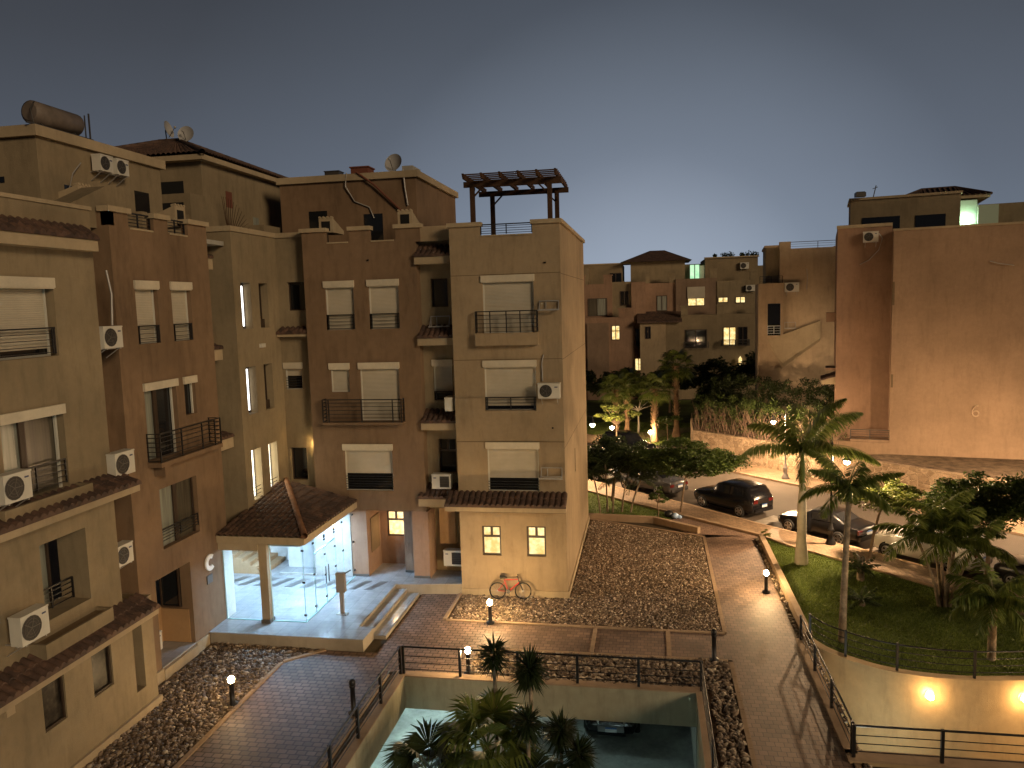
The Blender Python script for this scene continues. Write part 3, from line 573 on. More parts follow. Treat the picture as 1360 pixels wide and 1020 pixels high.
# canopy roof: eaves south and east, rises to the inner corner
def canopy():
    x0,x1,y0,y1=-15.78,-12.28,25.28,30.48; ze=3.78; pk=(-15.45,30.4,4.62)
    m=MB(); per=.235
    C=Vector((x1,y0,ze))
    def zone(kind):
        if kind=='S': A=Vector((x0,y0,ze)); Bp=C; D=Vector((x0,pk[1],pk[2])); # quad up to ridge line C->pk, top edge along C-face wall
        L=(Bp-A).length
    # south slope: plane through (x0,y0,ze),(x1,y0,ze),pk ; east slope: plane through C,(x1,y1,ze),pk
    def plane(P,Q,Rr):
        n=(Q-P).cross(Rr-P).normalized()
        return lambda x,y: P.z-(n.x*(x-P.x)+n.y*(y-P.y))/n.z
    pS=plane(Vector((x0,y0,ze)),C,Vector(pk)); pE=plane(C,Vector((x1,y1,ze)),Vector(pk))
    # hip line from C to pk : param
    def hipx(y): return x1+(pk[0]-x1)*(y-y0)/(pk[1]-y0)
    def hipy(x): return y0+(pk[1]-y0)*(x-x1)/(pk[0]-x1)
    # south slope rows run in x, barrels run in y
    rows=[y0+k*.36 for k in range(int((pk[1]-y0)/.36)+1)]
    for k in range(len(rows)-1):
        ya,yb=rows[k],rows[k+1]; xe=hipx((ya+yb)/2); n=max(1,int((xe-x0)/per*6)); vs=[]
        for (y,h) in ((ya,.035),(yb,0)):
            for i in range(n+1): x=x0+(xe-x0)*i/n; vs.append((x,y,pS(x,y)+h+.10*abs(math.sin(PI*(x-x0)/per))**.7))
        vs2=[(v[0],ya,v[2]-.05) for v in vs[:n+1]]
        m.add(vs+vs2,[(i,i+1,n+2+i,n+1+i) for i in range(n)]+[(i,i+1,2*n+3+i,2*n+2+i) for i in range(n)])
    cols=[x1-k*.36 for k in range(int((x1-pk[0])/.36)+1)]
    for k in range(len(cols)-1):
        xa,xb=cols[k],cols[k+1]; ye=hipy((xa+xb)/2); n=max(1,int((y1-ye)/per*6)); vs=[]
        for (x,h) in ((xa,.035),(xb,0)):
            for i in range(n+1): y=ye+(y1-ye)*i/n; vs.append((x,y,pE(x,y)+h+.10*abs(math.sin(PI*(y-y1)/per))**.7))
        vs2=[(xa,v[1],v[2]-.05) for v in vs[:n+1]]
        m.add(vs+vs2,[(i,i+1,n+2+i,n+1+i) for i in range(n)]+[(i,i+1,2*n+3+i,2*n+2+i) for i in range(n)])
    rf=m.build('canopy_roof','tile',BC)
    t=MB(); n=17; P=Vector((x1,y0,ze+.03)); Q=Vector(pk)
    for k in range(n): a=P.lerp(Q,k/n); b=P.lerp(Q,(k+1.12)/n); t.tube([a+Vector((0,0,.05)),b+Vector((0,0,.08))],[.13,.10],8,False)
    t.build('hip_tile','ridge_tile',rf)
    f=MB(); f.box(x0,x1-.04,y0+.04,y0+.3,3.5,ze-.012); f.box(x1-.3,x1-.04,y0+.3,y1,3.5,ze-.012); f.box(x0,x1-.3,y0+.3,y1,3.52,3.6); f.box(x0,-14.2,y0+.1,y0+.28,3.22,3.5); f.build('fascia','trim',rf)
M['ridge_tile']=varied('ridge_tile',(.30,.15,.08),.8,2,12,.3,.2,.005,20)
canopy()
MB().box(-14.2,-13.88,25.42,25.70,.48,3.49).build('porch_post','trim',BC)
MB().box(-14.22,-13.86,25.36,25.74,.478,.6).build('post_base','plaque',BC)
GS=thing('glass_screen','frameless glass wall and double doors around the lit lobby','glass wall',(-12.6,25.6,.474))
def pane(F,a0,a1,z0=.5,z1=3.5,name='pane'):
    p=MB().fbox(F,a0,a1,z0,z1,-.006,.006).build(name,'glass',GS); e=MB()
    e.fbox(F,a0-.006,a0+.006,z0,z1,-.008,.008); e.fbox(F,a0,a1,z1,z1+.02,-.015,.015); e.fbox(F,a0,a1,z0-.025,z0,-.02,.02); e.build('edge','glass_edge',p)
    h=MB()
    for zz in (z0+.25,(z0+z1)/2,z1-.3): h.fbox(F,a1-.05,a1+.05,zz-.035,zz+.035,-.02,.02)
    h.build('clamp','iron',p)
FS=FY(25.6); FR=FX(-12.55)
pane(FS,-15.72,-14.22,.5,3.2); pane(FS,-13.86,-12.56)
for y0,y1 in ((25.6,26.5),(28.5,29.3),(29.3,30.44)): pane(FR,y0,y1)
for y0,y1 in ((26.52,27.5),(27.52,28.48)):
    pane(FR,y0,y1,.5,2.75,'door'); pane(FR,y0,y1,2.79,3.5)
for y in (27.38,27.64): MB().tube([FR.p(y,1.3,.07),FR.p(y,2.0,.07)],.018,8).build('door_handle','iron',GS)
# intercom kiosk
K=thing('intercom_kiosk','slim metal intercom post standing in front of the glass doors','kiosk',(-11.5,26.5,.474))
MB().box(-11.57,-11.43,26.45,26.55,.48,1.55).build('post','kiosk',K); MB().box(-11.67,-11.33,26.40,26.58,1.35,2.1).build('screen_box','kiosk',K); MB().box(-11.7,-11.3,26.36,26.62,.476,.5).build('base_plate','steel',K); MB().bar((-11.35,26.5,2.05),(-11.1,26.5,2.2),.05).build('arm','iron',K)
# round letter C and number plaque
SC=thing('letter_sign','round white letter C sign on the brown wall beside the lobby','sign',FB.p(24.75,2.97,0)); arc_letter(FB,24.75,2.97,.30,.03,.09,SC,'letter_white',.52)
tag(MB().fbox(FB,24.55,24.9,2.2,2.5,.005,.035).build('number_plaque','plaque'),'small grey plaque below the letter C','plaque')
# lights in the porch
for x,y in ((-13.4,26.9),(-13.5,29.2),(-17.3,28.6)):
    cl=thing('ceiling_lamp','round white lamp in the lobby ceiling','ceiling lamp',(x,y,3.28),0,'lobby ceiling lamps'); MB().lathe([(.0,0),(.25,0),(.25,.03),(0,.03)],(x,y,3.24)).build('diffuser','lobby_glow',cl)
wl=thing('wall_lamp','assumed small warm lamp on the wall above the canopy, unseen beside the brown wing','wall lamp',(-14.25,30.8,6.1)); MB().sphere((-14.215,30.86,6.15),.05).build('bulb',glow(26,.05,(1,.66,.25)),wl); MB().box(-14.25,-14.16,30.75,30.85,6.1,6.3).build('bracket','iron',wl)  # lamp assumed, set out of view behind the wing corner for the wall glow
light((-11.2,31.6,2.3),14,(1,.62,.3),.1)  # point light without a fixture, added in the niche under the brown wing

# ================================================================== BUILDING A (near left, olive)
BA=thing('apartment_building','near left olive apartment block with tiled eaves and wide french windows','building',(-18,14,0))
FA=FX(-15.); YA=6.
ops=[(13.9,17.55,11.0,12.98,.3),(15.5,17.5,7.55,9.66,.32),(16.3,17.9,4.35,6.33,.9),(15.95,16.7,1.6,2.84,.14),(17.7,18.48,1.6,2.9,.14),(19.4,19.82,.85,3.2,.4),(9.5,12.5,11.,12.98,.3),(9.,12.,7.55,9.66,.3)]
up=[o for o in ops if o[2]>3.6]; lo=[o for o in ops if o[2]<3.6]
w=MB().wall(FA,YA,19.1,3.5,14.4,up); w.wall(FA,YA,20.35,0,3.5,lo); w.wall(Face((0,19.1),(1,0),(0,1)),-16.6,-15,3.5,14.4); w.wall(Face((0,20.35),(1,0),(0,1)),-16.6,-15,0,3.5); w.wall(FX(-16.6),19.1,20.95,3.5,14.6,[(20.0,20.35,10.9,12.9,.15)]); w.wall(FY(6.),-24,-15,0,14.4)
w.box(-24,-15.001,6.01,19.09,14.3,14.38); w.box(-16.6,-15.01,19.1,20.34,3.4,3.49)
w.build('wall','olive',BA)
MB().fbox(FA,YA,19.1,14.4,14.92,-.3,0).build('parapet','olive',BA); MB().fbox(Face((0,19.1),(1,0),(0,1)),-16.6,-15.3,14.4,14.92,-.3,0).build('parapet','olive',BA)
MB().fbox(FA,YA,19.14,14.86,14.96,-.34,.05).build('coping','trim',BA)
MB().fbox(FA,YA,20.4,-.1,.28,0,.1).build('plinth','trim',BA)
eave(BA,FA,YA,18.85,14.35,14.02,0,.45,.3)
eave(BA,FA,YA,19.35,7.50,7.20,0,.74,.2); eave(BA,FA,YA,19.8,3.72,3.36,0,.70,.18)
eave(BA,FX(-15.9),19.1,20.9,7.75,7.35,0,1.4,.2) if False else None
# balcony ledges with low solid edges
for y0,y1,z in ((14.9,17.75,7.58),(15.7,18.1,4.02)):
    l=MB(); l.fbox(FA,y0+.01,y1-.01,z-.35,z-.06,-.02,.4); lw=l.build('balcony_slab','mattblack' if False else 'dark_stucco',BA); MB().fbox(FA,y0,y1,z-.35,z+.02,.4,.48).fbox(FA,y1-.08,y1,z-.35,z+.02,0,.4).fbox(FA,y0,y0+.08,z-.35,z+.02,0,.4).build('balcony_edge','olive',lw)  # slab colour darkened to hold the shadow on the ledge floor
shutter_win(BA,FA,13.9,17.5,11.0,12.98,11.2,(11.08,11.72),d=.26); shutter_win(BA,FA,9.5,12.5,11.0,12.98,11.2,(11.08,11.72),d=.26)
french_win(BA,FA,15.5,17.46,7.55,9.55,.24,.42,rail=(7.7,8.3)); french_win(BA,FA,9.,12.,7.55,9.55,.24,.42)
french_win(BA,FX(-15.88),16.3,17.5,4.35,6.3,.0,.12,box=False,c2='curtain',c1='glass_dark',white=False)
railing(BA,FA,16.34,17.86,4.4,4.95,-.5,4)
dark_win(BA,FA,15.95,16.7,1.6,2.84,d=.1,pane='dark_lace'); dark_win(BA,FA,17.7,18.48,1.6,2.9,d=.1,pane='dark_lace')
MB().fbox(FX(-15.4),19.4,19.82,.85,3.2,-.02,0).build('pane','dark_lace',BA)
MB().fbox(FX(-16.6),20.0,20.35,10.9,12.9,-.14,-.12).build('pane','glass_dark',BA)
MB().fbox(FA,14.0,14.12,0,3.1,0,.1).fbox(FA,14.8,15.05,2.65,2.9,0,.08).build('downpipe','trim',BA)
# roof-level penthouse of A
w=MB(); w.box(-24,-18,20.9,26.9,14.4,17.4); w.box(-24,-16.4,26.9,29.6,14.4,16.6) if False else None
wa=w.build('penthouse_wall','olive',BA); MB().box(-24.1,-17.85,20.75,27.05,17.4,17.72).build('cornice','trim',wa)
MB().fbox(FX(-18),25.3,26.1,14.9,16.4,0,.02).build('pane','glass_dark',wa); MB().fbox(FX(-18),21.9,22.4,15.95,16.12,0,.02).build('vent_hole','glass_dark',wa); MB().fbox(FY(20.9),-19.7,-19.2,16.1,16.28,0,.02).build('vent_hole','glass_dark',wa)
MB().box(-18.3,-18.0,27.05,28.6,14.6,15.9).build('terrace_wall','olive',BA); MB().box(-19.8,-17.9,28.6,30.1,14.6,16.75).build('terrace_wall','olive',BA); MB().box(-18.2,-17.,24.2,24.5,14.6,15.5).build('terrace_wall','olive',BA)
MB().fbox(FY(28.6),-19.4,-18.2,15.2,16.4,0,.02).fbox(FY(28.6),-19.6,-18.4,16.8,17.3,-.4,-.38).build('opening','mattblack',BA)
w=MB(); w.add([(-16.2,19.2,14.9),(-16.2,21.4,15.9),(-16.2,21.4,14.6),(-16.2,19.2,14.6),(-17.,19.2,14.9),(-17.,21.4,15.9),(-17.,21.4,14.6),(-17.,19.2,14.6)],[(0,1,2,3),(4,5,6,7),(0,1,5,4)]); w.build('stair_wall','olive',BA)
# ================================================================== BUILDING R (right, big plain wall)
BR=thing('apartment_building','tall plain orange-brown building on the right above the gravel slope','building',(14.6,50,0))
O=(14.6,50,-12)
F0=FL(*O); F1=FL(*O,1.2); FP_=FL(*O,4.)
w=MB(); w.wall(F0,0,16,2.0,15.7); w.wall(FLX(*O,0.),0,9,2.,15.7); MB().wall(FL(*O,14),-3.2,16,2.,15.7).build('wall','sand_wall',BR)
wr=w.build('wall','sand_wall',BR)
MB().fbox(F0,-.05,16,15.62,15.75,-.3,.05).build('coping','trim',wr)
MB().fbox(F0,0,16,1.0,2.0,-3,.0).fbox(F0,-3.3,0,1.0,2.75,-3,-.0).build('plinth','sand_wall',BR)
w=MB().wall(F1,-3.1,0,2.5,16.1,[]); w.wall(FLX(*O,-3.1),1.2,10,2.5,16.1,[(1.8,2.8,10.8,12.9,.2),(1.8,2.8,7.4,9.5,.2),(1.8,2.8,4.2,6.2,.2)])
w2=w.build('wall','rose',BR)
MB().fbox(F1,-3.15,.0,16.02,16.22,-.3,.06).build('coping','trim',w2)
for z0,z1 in ((10.8,12.9),(7.4,9.5),(4.2,6.2)): dark_win(BR,FLX(*O,-3.1),1.8,2.8,z0,z1)
FQ=FLX(*O,-3.1)
MB().fbox(FQ,1.4,3.2,7.1,7.25,0,.6).fbox(FQ,1.5,2.4,10.2,10.8,0,.6).fbox(FQ,1.4,3.2,3.7,4.1,0,.5).build('balcony_slab','rose',BR)
eave(BR,FQ,1.3,3.3,6.75,6.45,0,.9,.25)
MB().fbox(F1,-2.2,-.0,2.7,2.9,0,1.1).build('balcony_slab','sand_wall',BR); railing(BR,F1,-2.2,0,2.9,3.5,1.05,4,mat='iron_grey')
# penthouse
w=MB(); w.fbox(FP_,-2.3,4.0,15.7,18.0,-4,0); w.fbox(FL(*O,6.),4.,13,15.7,17.4,-4,0); wp=w.build('penthouse_wall','olive',BR)
MB().fbox(FP_,-2.4,4.1,18.0,18.15,-4.1,.1).build('cornice','trim',wp)
MB().fbox(FP_,-1.6,.62,15.75,16.85,0,.03).build('pane','glass_dark',wp); MB().fbox(FP_,1.5,3.2,15.75,16.8,0,.03).build('pane','glass_dark',wp)
def hip_l(B,F,a0,a1,d0,d1,ze,zp,name='hipped_roof'):
    m=MB(); P=[F.p(a0,ze,-d0),F.p(a1,ze,-d0),F.p(a1,ze,-d1),F.p(a0,ze,-d1)]; am=(a0+a1)/2; dm=(d0+d1)/2; q=(a1-a0)*.18
    R0=F.p(am-q,zp,-dm);R1=F.p(am+q,zp,-dm); m.add(P+[R0,R1],[(0,1,5,4),(1,2,5),(2,3,4,5),(3,0,4),(0,1,2,3)])
    r=m.build(name,'tile',B); g=MB()
    for A,C in ((P[0],R0),(P[1],R1),(R0,R1)): g.tube([A,C],.09,6)
    n=int((a1-a0)/.3)
    for k in range(n+1):
        s=k/n; A=Vector(P[0]).lerp(Vector(P[1]),s); T=Vector(R0).lerp(Vector(R1),min(1,max(0,(s-.32)/.36))); u=1
        g.tube([A+Vector((0,0,.02)),A.lerp(T,.97)+Vector((0,0,.02))],.05,5)
    g.build('roof_tiles','tile',r); MB().fbox(F,a0+.05,a1-.05,ze-.2,ze-.005,-d1+.05,-d0-.05).build('fascia','trim',r); return r
hip_l(BR,FP_,.4,5.8,.8,5.5,17.95,18.75)
MB().fbox(FL(*O,4.6),4.0,5.0,15.75,17.6,-2,0).build('terrace_wall','green_lit_wall',BR)
MB().fbox(FL(*O,4.2),5.0,6.1,15.75,17.2,-.2,0).build('terrace_wall','green_lit_wall',BR)
def fl(F,a,z,wv): return F.p(a,z,wv)
tl=thing('terrace_lamp','bright greenish lamp on the roof terrace of the right building','wall lamp',FP_.p(4.3,16.6,.3))
MB().sphere(FP_.p(4.35,16.35,-.3),.14).build('bulb',glow(60,.14,(.72,1,.70)),tl)
ac(FL(*O,1.2),-1.22,15.1,'white AC unit high on the reddish wall of the right building',wd=.85,h=.62)
hose(F1,[(-.75,15.6,.1),(-.55,15.3,.1),(-.75,14.6,.12),(-1.3,14.0,.1),(-1.8,13.75,.05)],'pale curved hose hanging from the AC unit on the right building')
hose(F0,[(5.0,13.6,.05),(5.4,13.45,.1),(6.2,13.3,.08)],'short pale conduit high on the plain wall at the right edge')
MB().fbox(F0,-.02,.1,11.2,12.6,0,.03).fbox(F0,.0,.12,6.2,7.,0,.03).build('vent_slot','groove',BR)
# digit 6 on the wall
def digit6(F,a,z,r,mat,label):
    m=MB(); P=[(r*.55,1.9*r),(0,2.0*r),(-r*.55,1.4*r),(-r*.8,.5*r),(-r*.75,-.2*r)]
    P+= [(r*.75*math.cos(PI+q*2*PI/12),-.2*r+r*.75*math.sin(PI+q*2*PI/12)) for q in range(1,13)]
    m.tube([F.p(a+x,z+y,.03) for x,y in P],r*.2,6); return tag(m.build('house_number',mat),label,'sign')
digit6(F0,4.55,4.75,.22,'letter_dim','pale number 6 on the plain wall of the right building')
tag(MB().sphere(FP_.p(-.2,15.95,1.),.25,10,6,.5).build('satellite_dish','dish'),'small pale dish lying on the parapet of the right building','satellite dish')
# roof bits
tag(MB().box(13.3,13.9,53.5,54,18.15,18.42).box(13.35,13.85,53.55,53.95,18.42,18.47).build('roof_box','iron_grey'),'dark box on the penthouse roof of the right building','box'); tag(MB().tube([(14.35,53.55,18.1),(14.5,53.55,18.8)],.03,6).tube([(14.3,53.55,18.6),(14.6,53.55,18.7)],.02,6).build('antenna','iron_grey'),'thin leaning antenna on the penthouse roof of the right building','antenna')

# ================================================================== BUILDING M (mid distance)
BM_=thing('apartment_building','mid-distance pale building with stepped roof between the far villas and the right building','building',(12,64,0))
OM=(9.2,64,-6); G0=FL(*OM); G1=FL(*OM,1.2)
def L(px,py,ly=0.): pass
w=MB(); w.wall(G0,-.5,1.1,2.6,12.95,[]); w.wall(G0,1.1,6.5,2.6,15.6,[]); w.wall(FLX(*OM,-.5),0,8,2.6,12.95,[(1,2,7.5,9.5,.2),(1,2,10.2,12,.2)]); w.wall(FLX(*OM,1.1),0,8,12.9,15.9)
wm=w.build('wall','pale',BM_)
w=MB(); w.fbox(G1,.1,1.9,12.9,15.85,-6,0); w.build('penthouse_wall','olive',BM_)
MB().fbox(G1,.0,1.1,15.8,15.98,-6,.1).build('cornice','pale',BM_); MB().fbox(G0,1.05,1.9,15.6,16.15,-.3,.05).build('parapet','pale',BM_); MB().fbox(G0,5.9,6.5,15.6,16.0,-.3,.05).build('parapet','pale',BM_)
railing(BM_,G0,1.9,5.9,15.55,16.1,-.1,3,mat='iron_grey'); railing(BM_,G0,-.4,1.3,12.97,13.5,.4,4,mat='iron')
w=MB(); w.add([G0.p(.2,8.5,.0),G0.p(4.1,9.95,.0),G0.p(4.1,8.3,.0),G0.p(1.3,6.2,.0),G0.p(.2,8.5,.5),G0.p(4.1,9.95,.5),G0.p(4.1,8.6,.5),G0.p(1.3,6.6,.5)],[(4,5,6,7),(0,1,5,4),(2,3,7,6),(0,3,7,4),(1,2,6,5)]); w.build('stair_block','trim',BM_); MB().fbox(G0,-.5,1.35,8.2,12.95,.0,.45).build('bay','pale',BM_)
MB().fbox(G0,.2,1.15,8.85,11.35,.45,.48).build('window','glass_dark',BM_); MB().fbox(G0,.2,1.25,9.9,11.35,.03,.06).build('shutter','slat_far',BM_) if False else None
railing(BM_,G0,.2,1.15,9.0,9.6,.54,3,mat='rim')
MB().fbox(FLX(*OM,-.5),1,2,7.5,9.5,-.15,-.1).fbox(FLX(*OM,-.5),1,2,10.2,12,-.15,-.1).build('pane','glass_dark',BM_)
ac(G0,2.0,12.25,'small white AC unit on the mid-distance pale building',wd=1.05,h=.7)
cage(G0,1.5,2.3,9.4,9.85,'empty bracket below the AC unit of the mid-distance building')
hose(G0,[(3.1,14.0,.05),(3.15,13.2,.05),(3.1,12.4,.05)],'thin vertical conduit on the mid-distance pale building')

# ================================================================== FAR VILLAS
BF=thing('villa','reddish far villa with stepped parapets next to the tower corner','villa',(-5.5,95,0)); BF2=thing('villa','wide far villa with a dark hipped roof and several lit windows','villa',(3,95,0)); BF3=thing('villa','boxy far villa with roof plants and a glowing terrace window','villa',(10,95,0))
FV=FY(95.)
def lw(B,F,a0,a1,z0,z1,mat='lit_cream',cross=False): 
    f=MB(); t=.08
    f.fbox(F,a0-t,a0,z0-t,z1+t,0,.06); f.fbox(F,a1,a1+t,z0-t,z1+t,0,.06); f.fbox(F,a0,a1,z1,z1+t,0,.06); f.fbox(F,a0,a1,z0-t,z0,0,.06); f.fbox(F,(a0+a1)/2-.05,(a0+a1)/2+.05,z0,z1,.01,.06)
    if cross: f.fbox(F,a0,a1,z0+(z1-z0)*.6,z0+(z1-z0)*.6+.1,.01,.065)
    fr=f.build('window','frame_dark',B); MB().fbox(F,a0,a1,z0,z1,0,.02).build('pane',mat,fr); return fr
def bxp(B,name,mat,*b): return MB().box(*b).build(name,mat,B)
bxp(BF,'wall','rose',-9.5,-4.2,95,104,0,14.0); bxp(BF,'wall','olive',-4.2,-1.9,95.5,104,0,14.2); bxp(BF2,'wall','rose',-1.9,-.2,94.9,104,0,14.1); bxp(BF2,'wall','rose',-.2,3.4,95.6,104,0,13.9); bxp(BF2,'wall','brown_far',3.4,8.2,95.3,104,0,14.3); bxp(BF3,'wall','olive',8.2,12.6,95.2,104,0,13.9)
bxp(BF,'front_wing','rose',-9.4,-1.6,93.4,95,0,9.95); bxp(BF,'bay_wall','brown_far',-7.2,-4.6,93.1,93.4,0,9.3)
bxp(BF2,'front_wing','tan',-.9,2.1,92.6,95.5,0,9.3); bxp(BF2,'front_wing','olive_d',2.1,3.9,92.8,95.5,0,9.2); bxp(BF2,'front_wing','olive_d',3.9,8.0,93.2,95.3,0,10.0); bxp(BF3,'front_wing','olive_d',8.0,13.3,93.2,95.2,0,10.0)
bxp(BF,'penthouse_wall','olive_d',-8.2,-3.,98,106,14,16.45); bxp(BF2,'penthouse_wall','olive',-2.,4.6,97.5,105,14,16.6); bxp(BF2,'penthouse_wall','olive_d',4.6,7.0,100,105,14,16.2); bxp(BF3,'penthouse_wall','olive_d',7.,13.2,97.5,106,12,16.7); bxp(BF3,'penthouse_wall','olive_d',13.2,16,99,106,10,15.7); bxp(BF,'terrace_wall','olive',-8.3,-7.2,96,98,14,16.0)
bxp(BF,'cornice','trim',-8.3,-2.1,97.9,98.3,16.45,16.6); bxp(BF3,'cornice','trim',6.9,13.3,97.3,97.8,16.7,16.85)
for B_f,a0,a1,y,z in ((BF,-9.5,-7.5,95,14.),(BF,-5.2,-4.2,95,14.),(BF,-9.4,-8.6,93.4,9.95),(BF,-3.4,-1.6,93.4,9.95),(BF2,-.2,.3,95.6,13.9),(BF2,2.6,3.4,95.6,13.9),(BF2,7.4,8.2,95.3,14.3),(BF3,12,12.6,95.2,13.9),(BF2,3.9,4.7,93.2,10.),(BF3,8.0,8.8,93.2,10.),(BF3,12.5,13.3,93.2,10.)):
    MB().box(a0,a1,y-.05,y+.3,z,z+.95).box(a0-.1,a1+.1,y-.12,y+.36,z+.95,z+1.1).build('parapet','rose' if B_f is BF else 'olive',B_f)
m=MB(); m.add([(-1.2,92.2,9.35),(4.0,92.2,9.35),(4.0,95.5,10.5),(-1.2,95.5,10.5),(-1.2,92.2,9.2),(4.0,92.2,9.2),(4.0,95.5,10.35),(-1.2,95.5,10.35)],[(0,1,2,3),(4,5,6,7),(0,1,5,4),(1,2,6,5),(0,3,7,4)]); m.build('porch_roof','tile',BF2)
m=MB(); m.add([(-3.2,96.6,16.6),(5.4,96.6,16.6),(5.4,105,16.6),(-3.2,105,16.6),(.4,100.5,18.1),(2.2,100.5,18.1)],[(0,1,5,4),(1,2,5),(2,3,4,5),(3,0,4),(0,3,2,1)]); r=m.build('hipped_roof','tile',BF2)
lw(BF3,FY(97.4),7.2,8.2,14.2,16.0,'lit_green') if False else lw(BF2,FY(97.4),5.2,6.3,13.9,16.0,'lit_green'); MB().box(6.3,7.0,97.6,97.8,13.9,15.9).build('lit_wall','green_lit_wall',BF2)
lw(BF,FY(93.1),-4.2+.0,-3.35,7.3,8.9,'lit_cream',True) if False else lw(BF,FY(93.4),-4.2,-3.35,7.3,8.9,'lit_cream',True); lw(BF2,FY(95.3),4.85,6.7,11.1,11.9,'lit_cream'); MB().fbox(FY(95.3),4.75,6.8,11.95,13.3,0,.12).build('shutter','slat',BF2)
lw(BF3,FY(95.2),8.4,9.4,11.4,11.9,'lit_cream'); lw(BF3,FY(95.2),10.4,11.4,11.3,11.9,'lit_cream'); lw(BF3,FY(93.2),8.8,10.1,6.4,8.4,'lit_cream'); lw(BF3,FY(93.2),10.5,11.4,6.4,8.4,'glass_dark'); lw(BF2,FY(93.2),4.4,6.8,6.2,8.2,'glass_dark'); railing(BF3,FY(93.2),8.6,11.6,6.3,7.,.8,4,[8.6,10,11.6],sides=.8,mat='iron_grey',t=.06); railing(BF2,FY(93.2),4.2,7.0,6.1,6.8,.5,4,mat='iron_grey',t=.06)
lw(BF2,FY(95.6),1.2,2.3,10.6,12.3,'curtain'); lw(BF,FY(95),-7.1,-4.9,10.2,12.2,'curtain_dark'); MB().fbox(FY(95),-6,-5.05,10.2,12.2,.07,.1).build('curtain_panel','curtain',BF)
lw(BF2,FY(94.89),-1.4,-.6,6.4,8.4,'glass_dark'); lw(BF2,FY(92.6),-.2,.3,7.4,8.7,'glass_dark'); lw(BF,FY(93.4),-9.1,-8.3,4.,6.,'glass_dark'); lw(BF,FY(97.9),-4.5,-3.2,14.2,15.3,'glass_dark'); lw(BF2,FY(94.89),-1.5,-.7,3.4,4.8,'lit_cream'); lw(BF,FY(95.5),-3.2,-2.3,11.4,13.,'glass_dark')
for x,B_f in ((12.0,BF3),): ac(FY(95.2),x,12.6,'tiny AC unit on the boxy far villa',wd=1.,h=.7)
ac(FY(97.5),11.6,15.3,'small AC unit near the roof edge of the boxy far villa',wd=1.,h=.75)
tag(MB().lathe([(0,0),(.16,.1),(.2,1.1),(0,1.4)],(10.6,92.6,3.7),8).build('wall_lamp','lit_cream'),'tall glowing lamp under the terrace of the far villas','wall lamp')
for x,z in ((6.6,10.4),(12.9,10.3)): pass
for i,(x,s) in enumerate(((8.2,.35),(9.3,.45),(9.9,.4),(11.6,.5),(12.2,.45))):
    pass

# ================================================================== GROUND
from mathutils.geometry import tessellate_polygon
def sheet(name,loops,z,mat,parent=None):
    L3=[[Vector((x,y,z)) for x,y in l] for l in loops]; tris=tessellate_polygon(L3); vs=[v for l in L3 for v in l]
    m=MB().add(vs,[tuple(t) for t in tris]); return m.build(name,mat,parent)
pit=[(-7.9,6),(1.35,6),(1.35,22.8),(-7.9,22.8)]
curve=[(5.3,26.9),(5.75,26.1),(6.54,25.35),(7.4,24.85),(8.47,24.58),(9.6,24.5),(10.66,24.6),(13,25.0),(18,26.0),(24,27.2)]
rampo=[(5.2,20.15)]+[(5.25,26.6)]+curve[1:]+[(24,20.15)]
struct(sheet('ground',[[(-400,-20),(400,-20),(400,700),(-400,700)],pit[::-1],rampo[::-1]],0.,'earth'))
K=[(-40,84),(-20,66),(-14,60),(-6,52.6),(-.95,47.5),(2.25,44.67),(5.79,40.86),(8.43,38.4),(10.14,36.74),(12.65,33.94),(20,25.2),(28,14),(36,0)]
I=[(-40,81),(-20,63),(-14,57.2),(-6,49.7),(-.9,44.81),(1.93,42.29),(5.4,39.1),(6.51,37.5),(8.53,35.46),(11.35,32.52),(18,24.6),(26,13),(34,-1)]
FK=[(-40,94),(-20,78),(-12,71),(-4,63.5),(0,59.6),(3.85,55.37),(6.15,52.84),(8.55,50.37),(10.79,47.97),(15,43.2),(24,33),(36,20),(50,5)]
WL=[(3.35,59.4),(6.77,56.),(9.77,52.8),(11.1,51.1),(13,48.6),(17,44.6),(26,36),(40,22)]
FW=[(-40,97.5),(-20,81.5),(-12,74.5),(-4,67),(0,63)]+WL
struct(sheet('road',[K+FK[::-1]],.004,'asphalt'))
def slab(name,outer,inner,z,mat):
    m=MB(); n=min(len(outer),len(inner)); 
    pl=outer+inner[::-1]; L3=[[Vector((x,y,z)) for x,y in pl]]; m.add(L3[0],[tuple(t) for t in tessellate_polygon(L3)]); return m
def kerb(name,line,side,z=.13,wd=.16,mat='curb',label=None):
    m=MB()
    for i in range(len(line)-1):
        a=Vector((*line[i],0)); b=Vector((*line[i+1],0)); L=(b-a).length; d=(b-a)/L; nn=Vector((-d.y,d.x,0))*side*wd; n=max(1,int(L/1.0)) if L<30 else 6
        for k in range(n):
            p=a+d*(L*k/n+.012); q=a+d*(L*(k+1)/n-.012)
            m.hexa([p,q,q+nn,p+nn,p+Vector((0,0,z)),q+Vector((0,0,z)),q+nn+Vector((0,0,z)),p+nn+Vector((0,0,z))])
    o=m.build(name,mat); return struct(o)
s=slab('pavement',K,I,.12,'sidewalk').build('pavement','sidewalk'); struct(s)
s=slab('pavement',FK,FW,.12,'sidewalk').build('far_pavement','sidewalk'); struct(s)
kerb('road_kerb',K,-1,.14); kerb('far_kerb',FK,1,.14); kerb('lawn_kerb',I,-1,.15,.1)
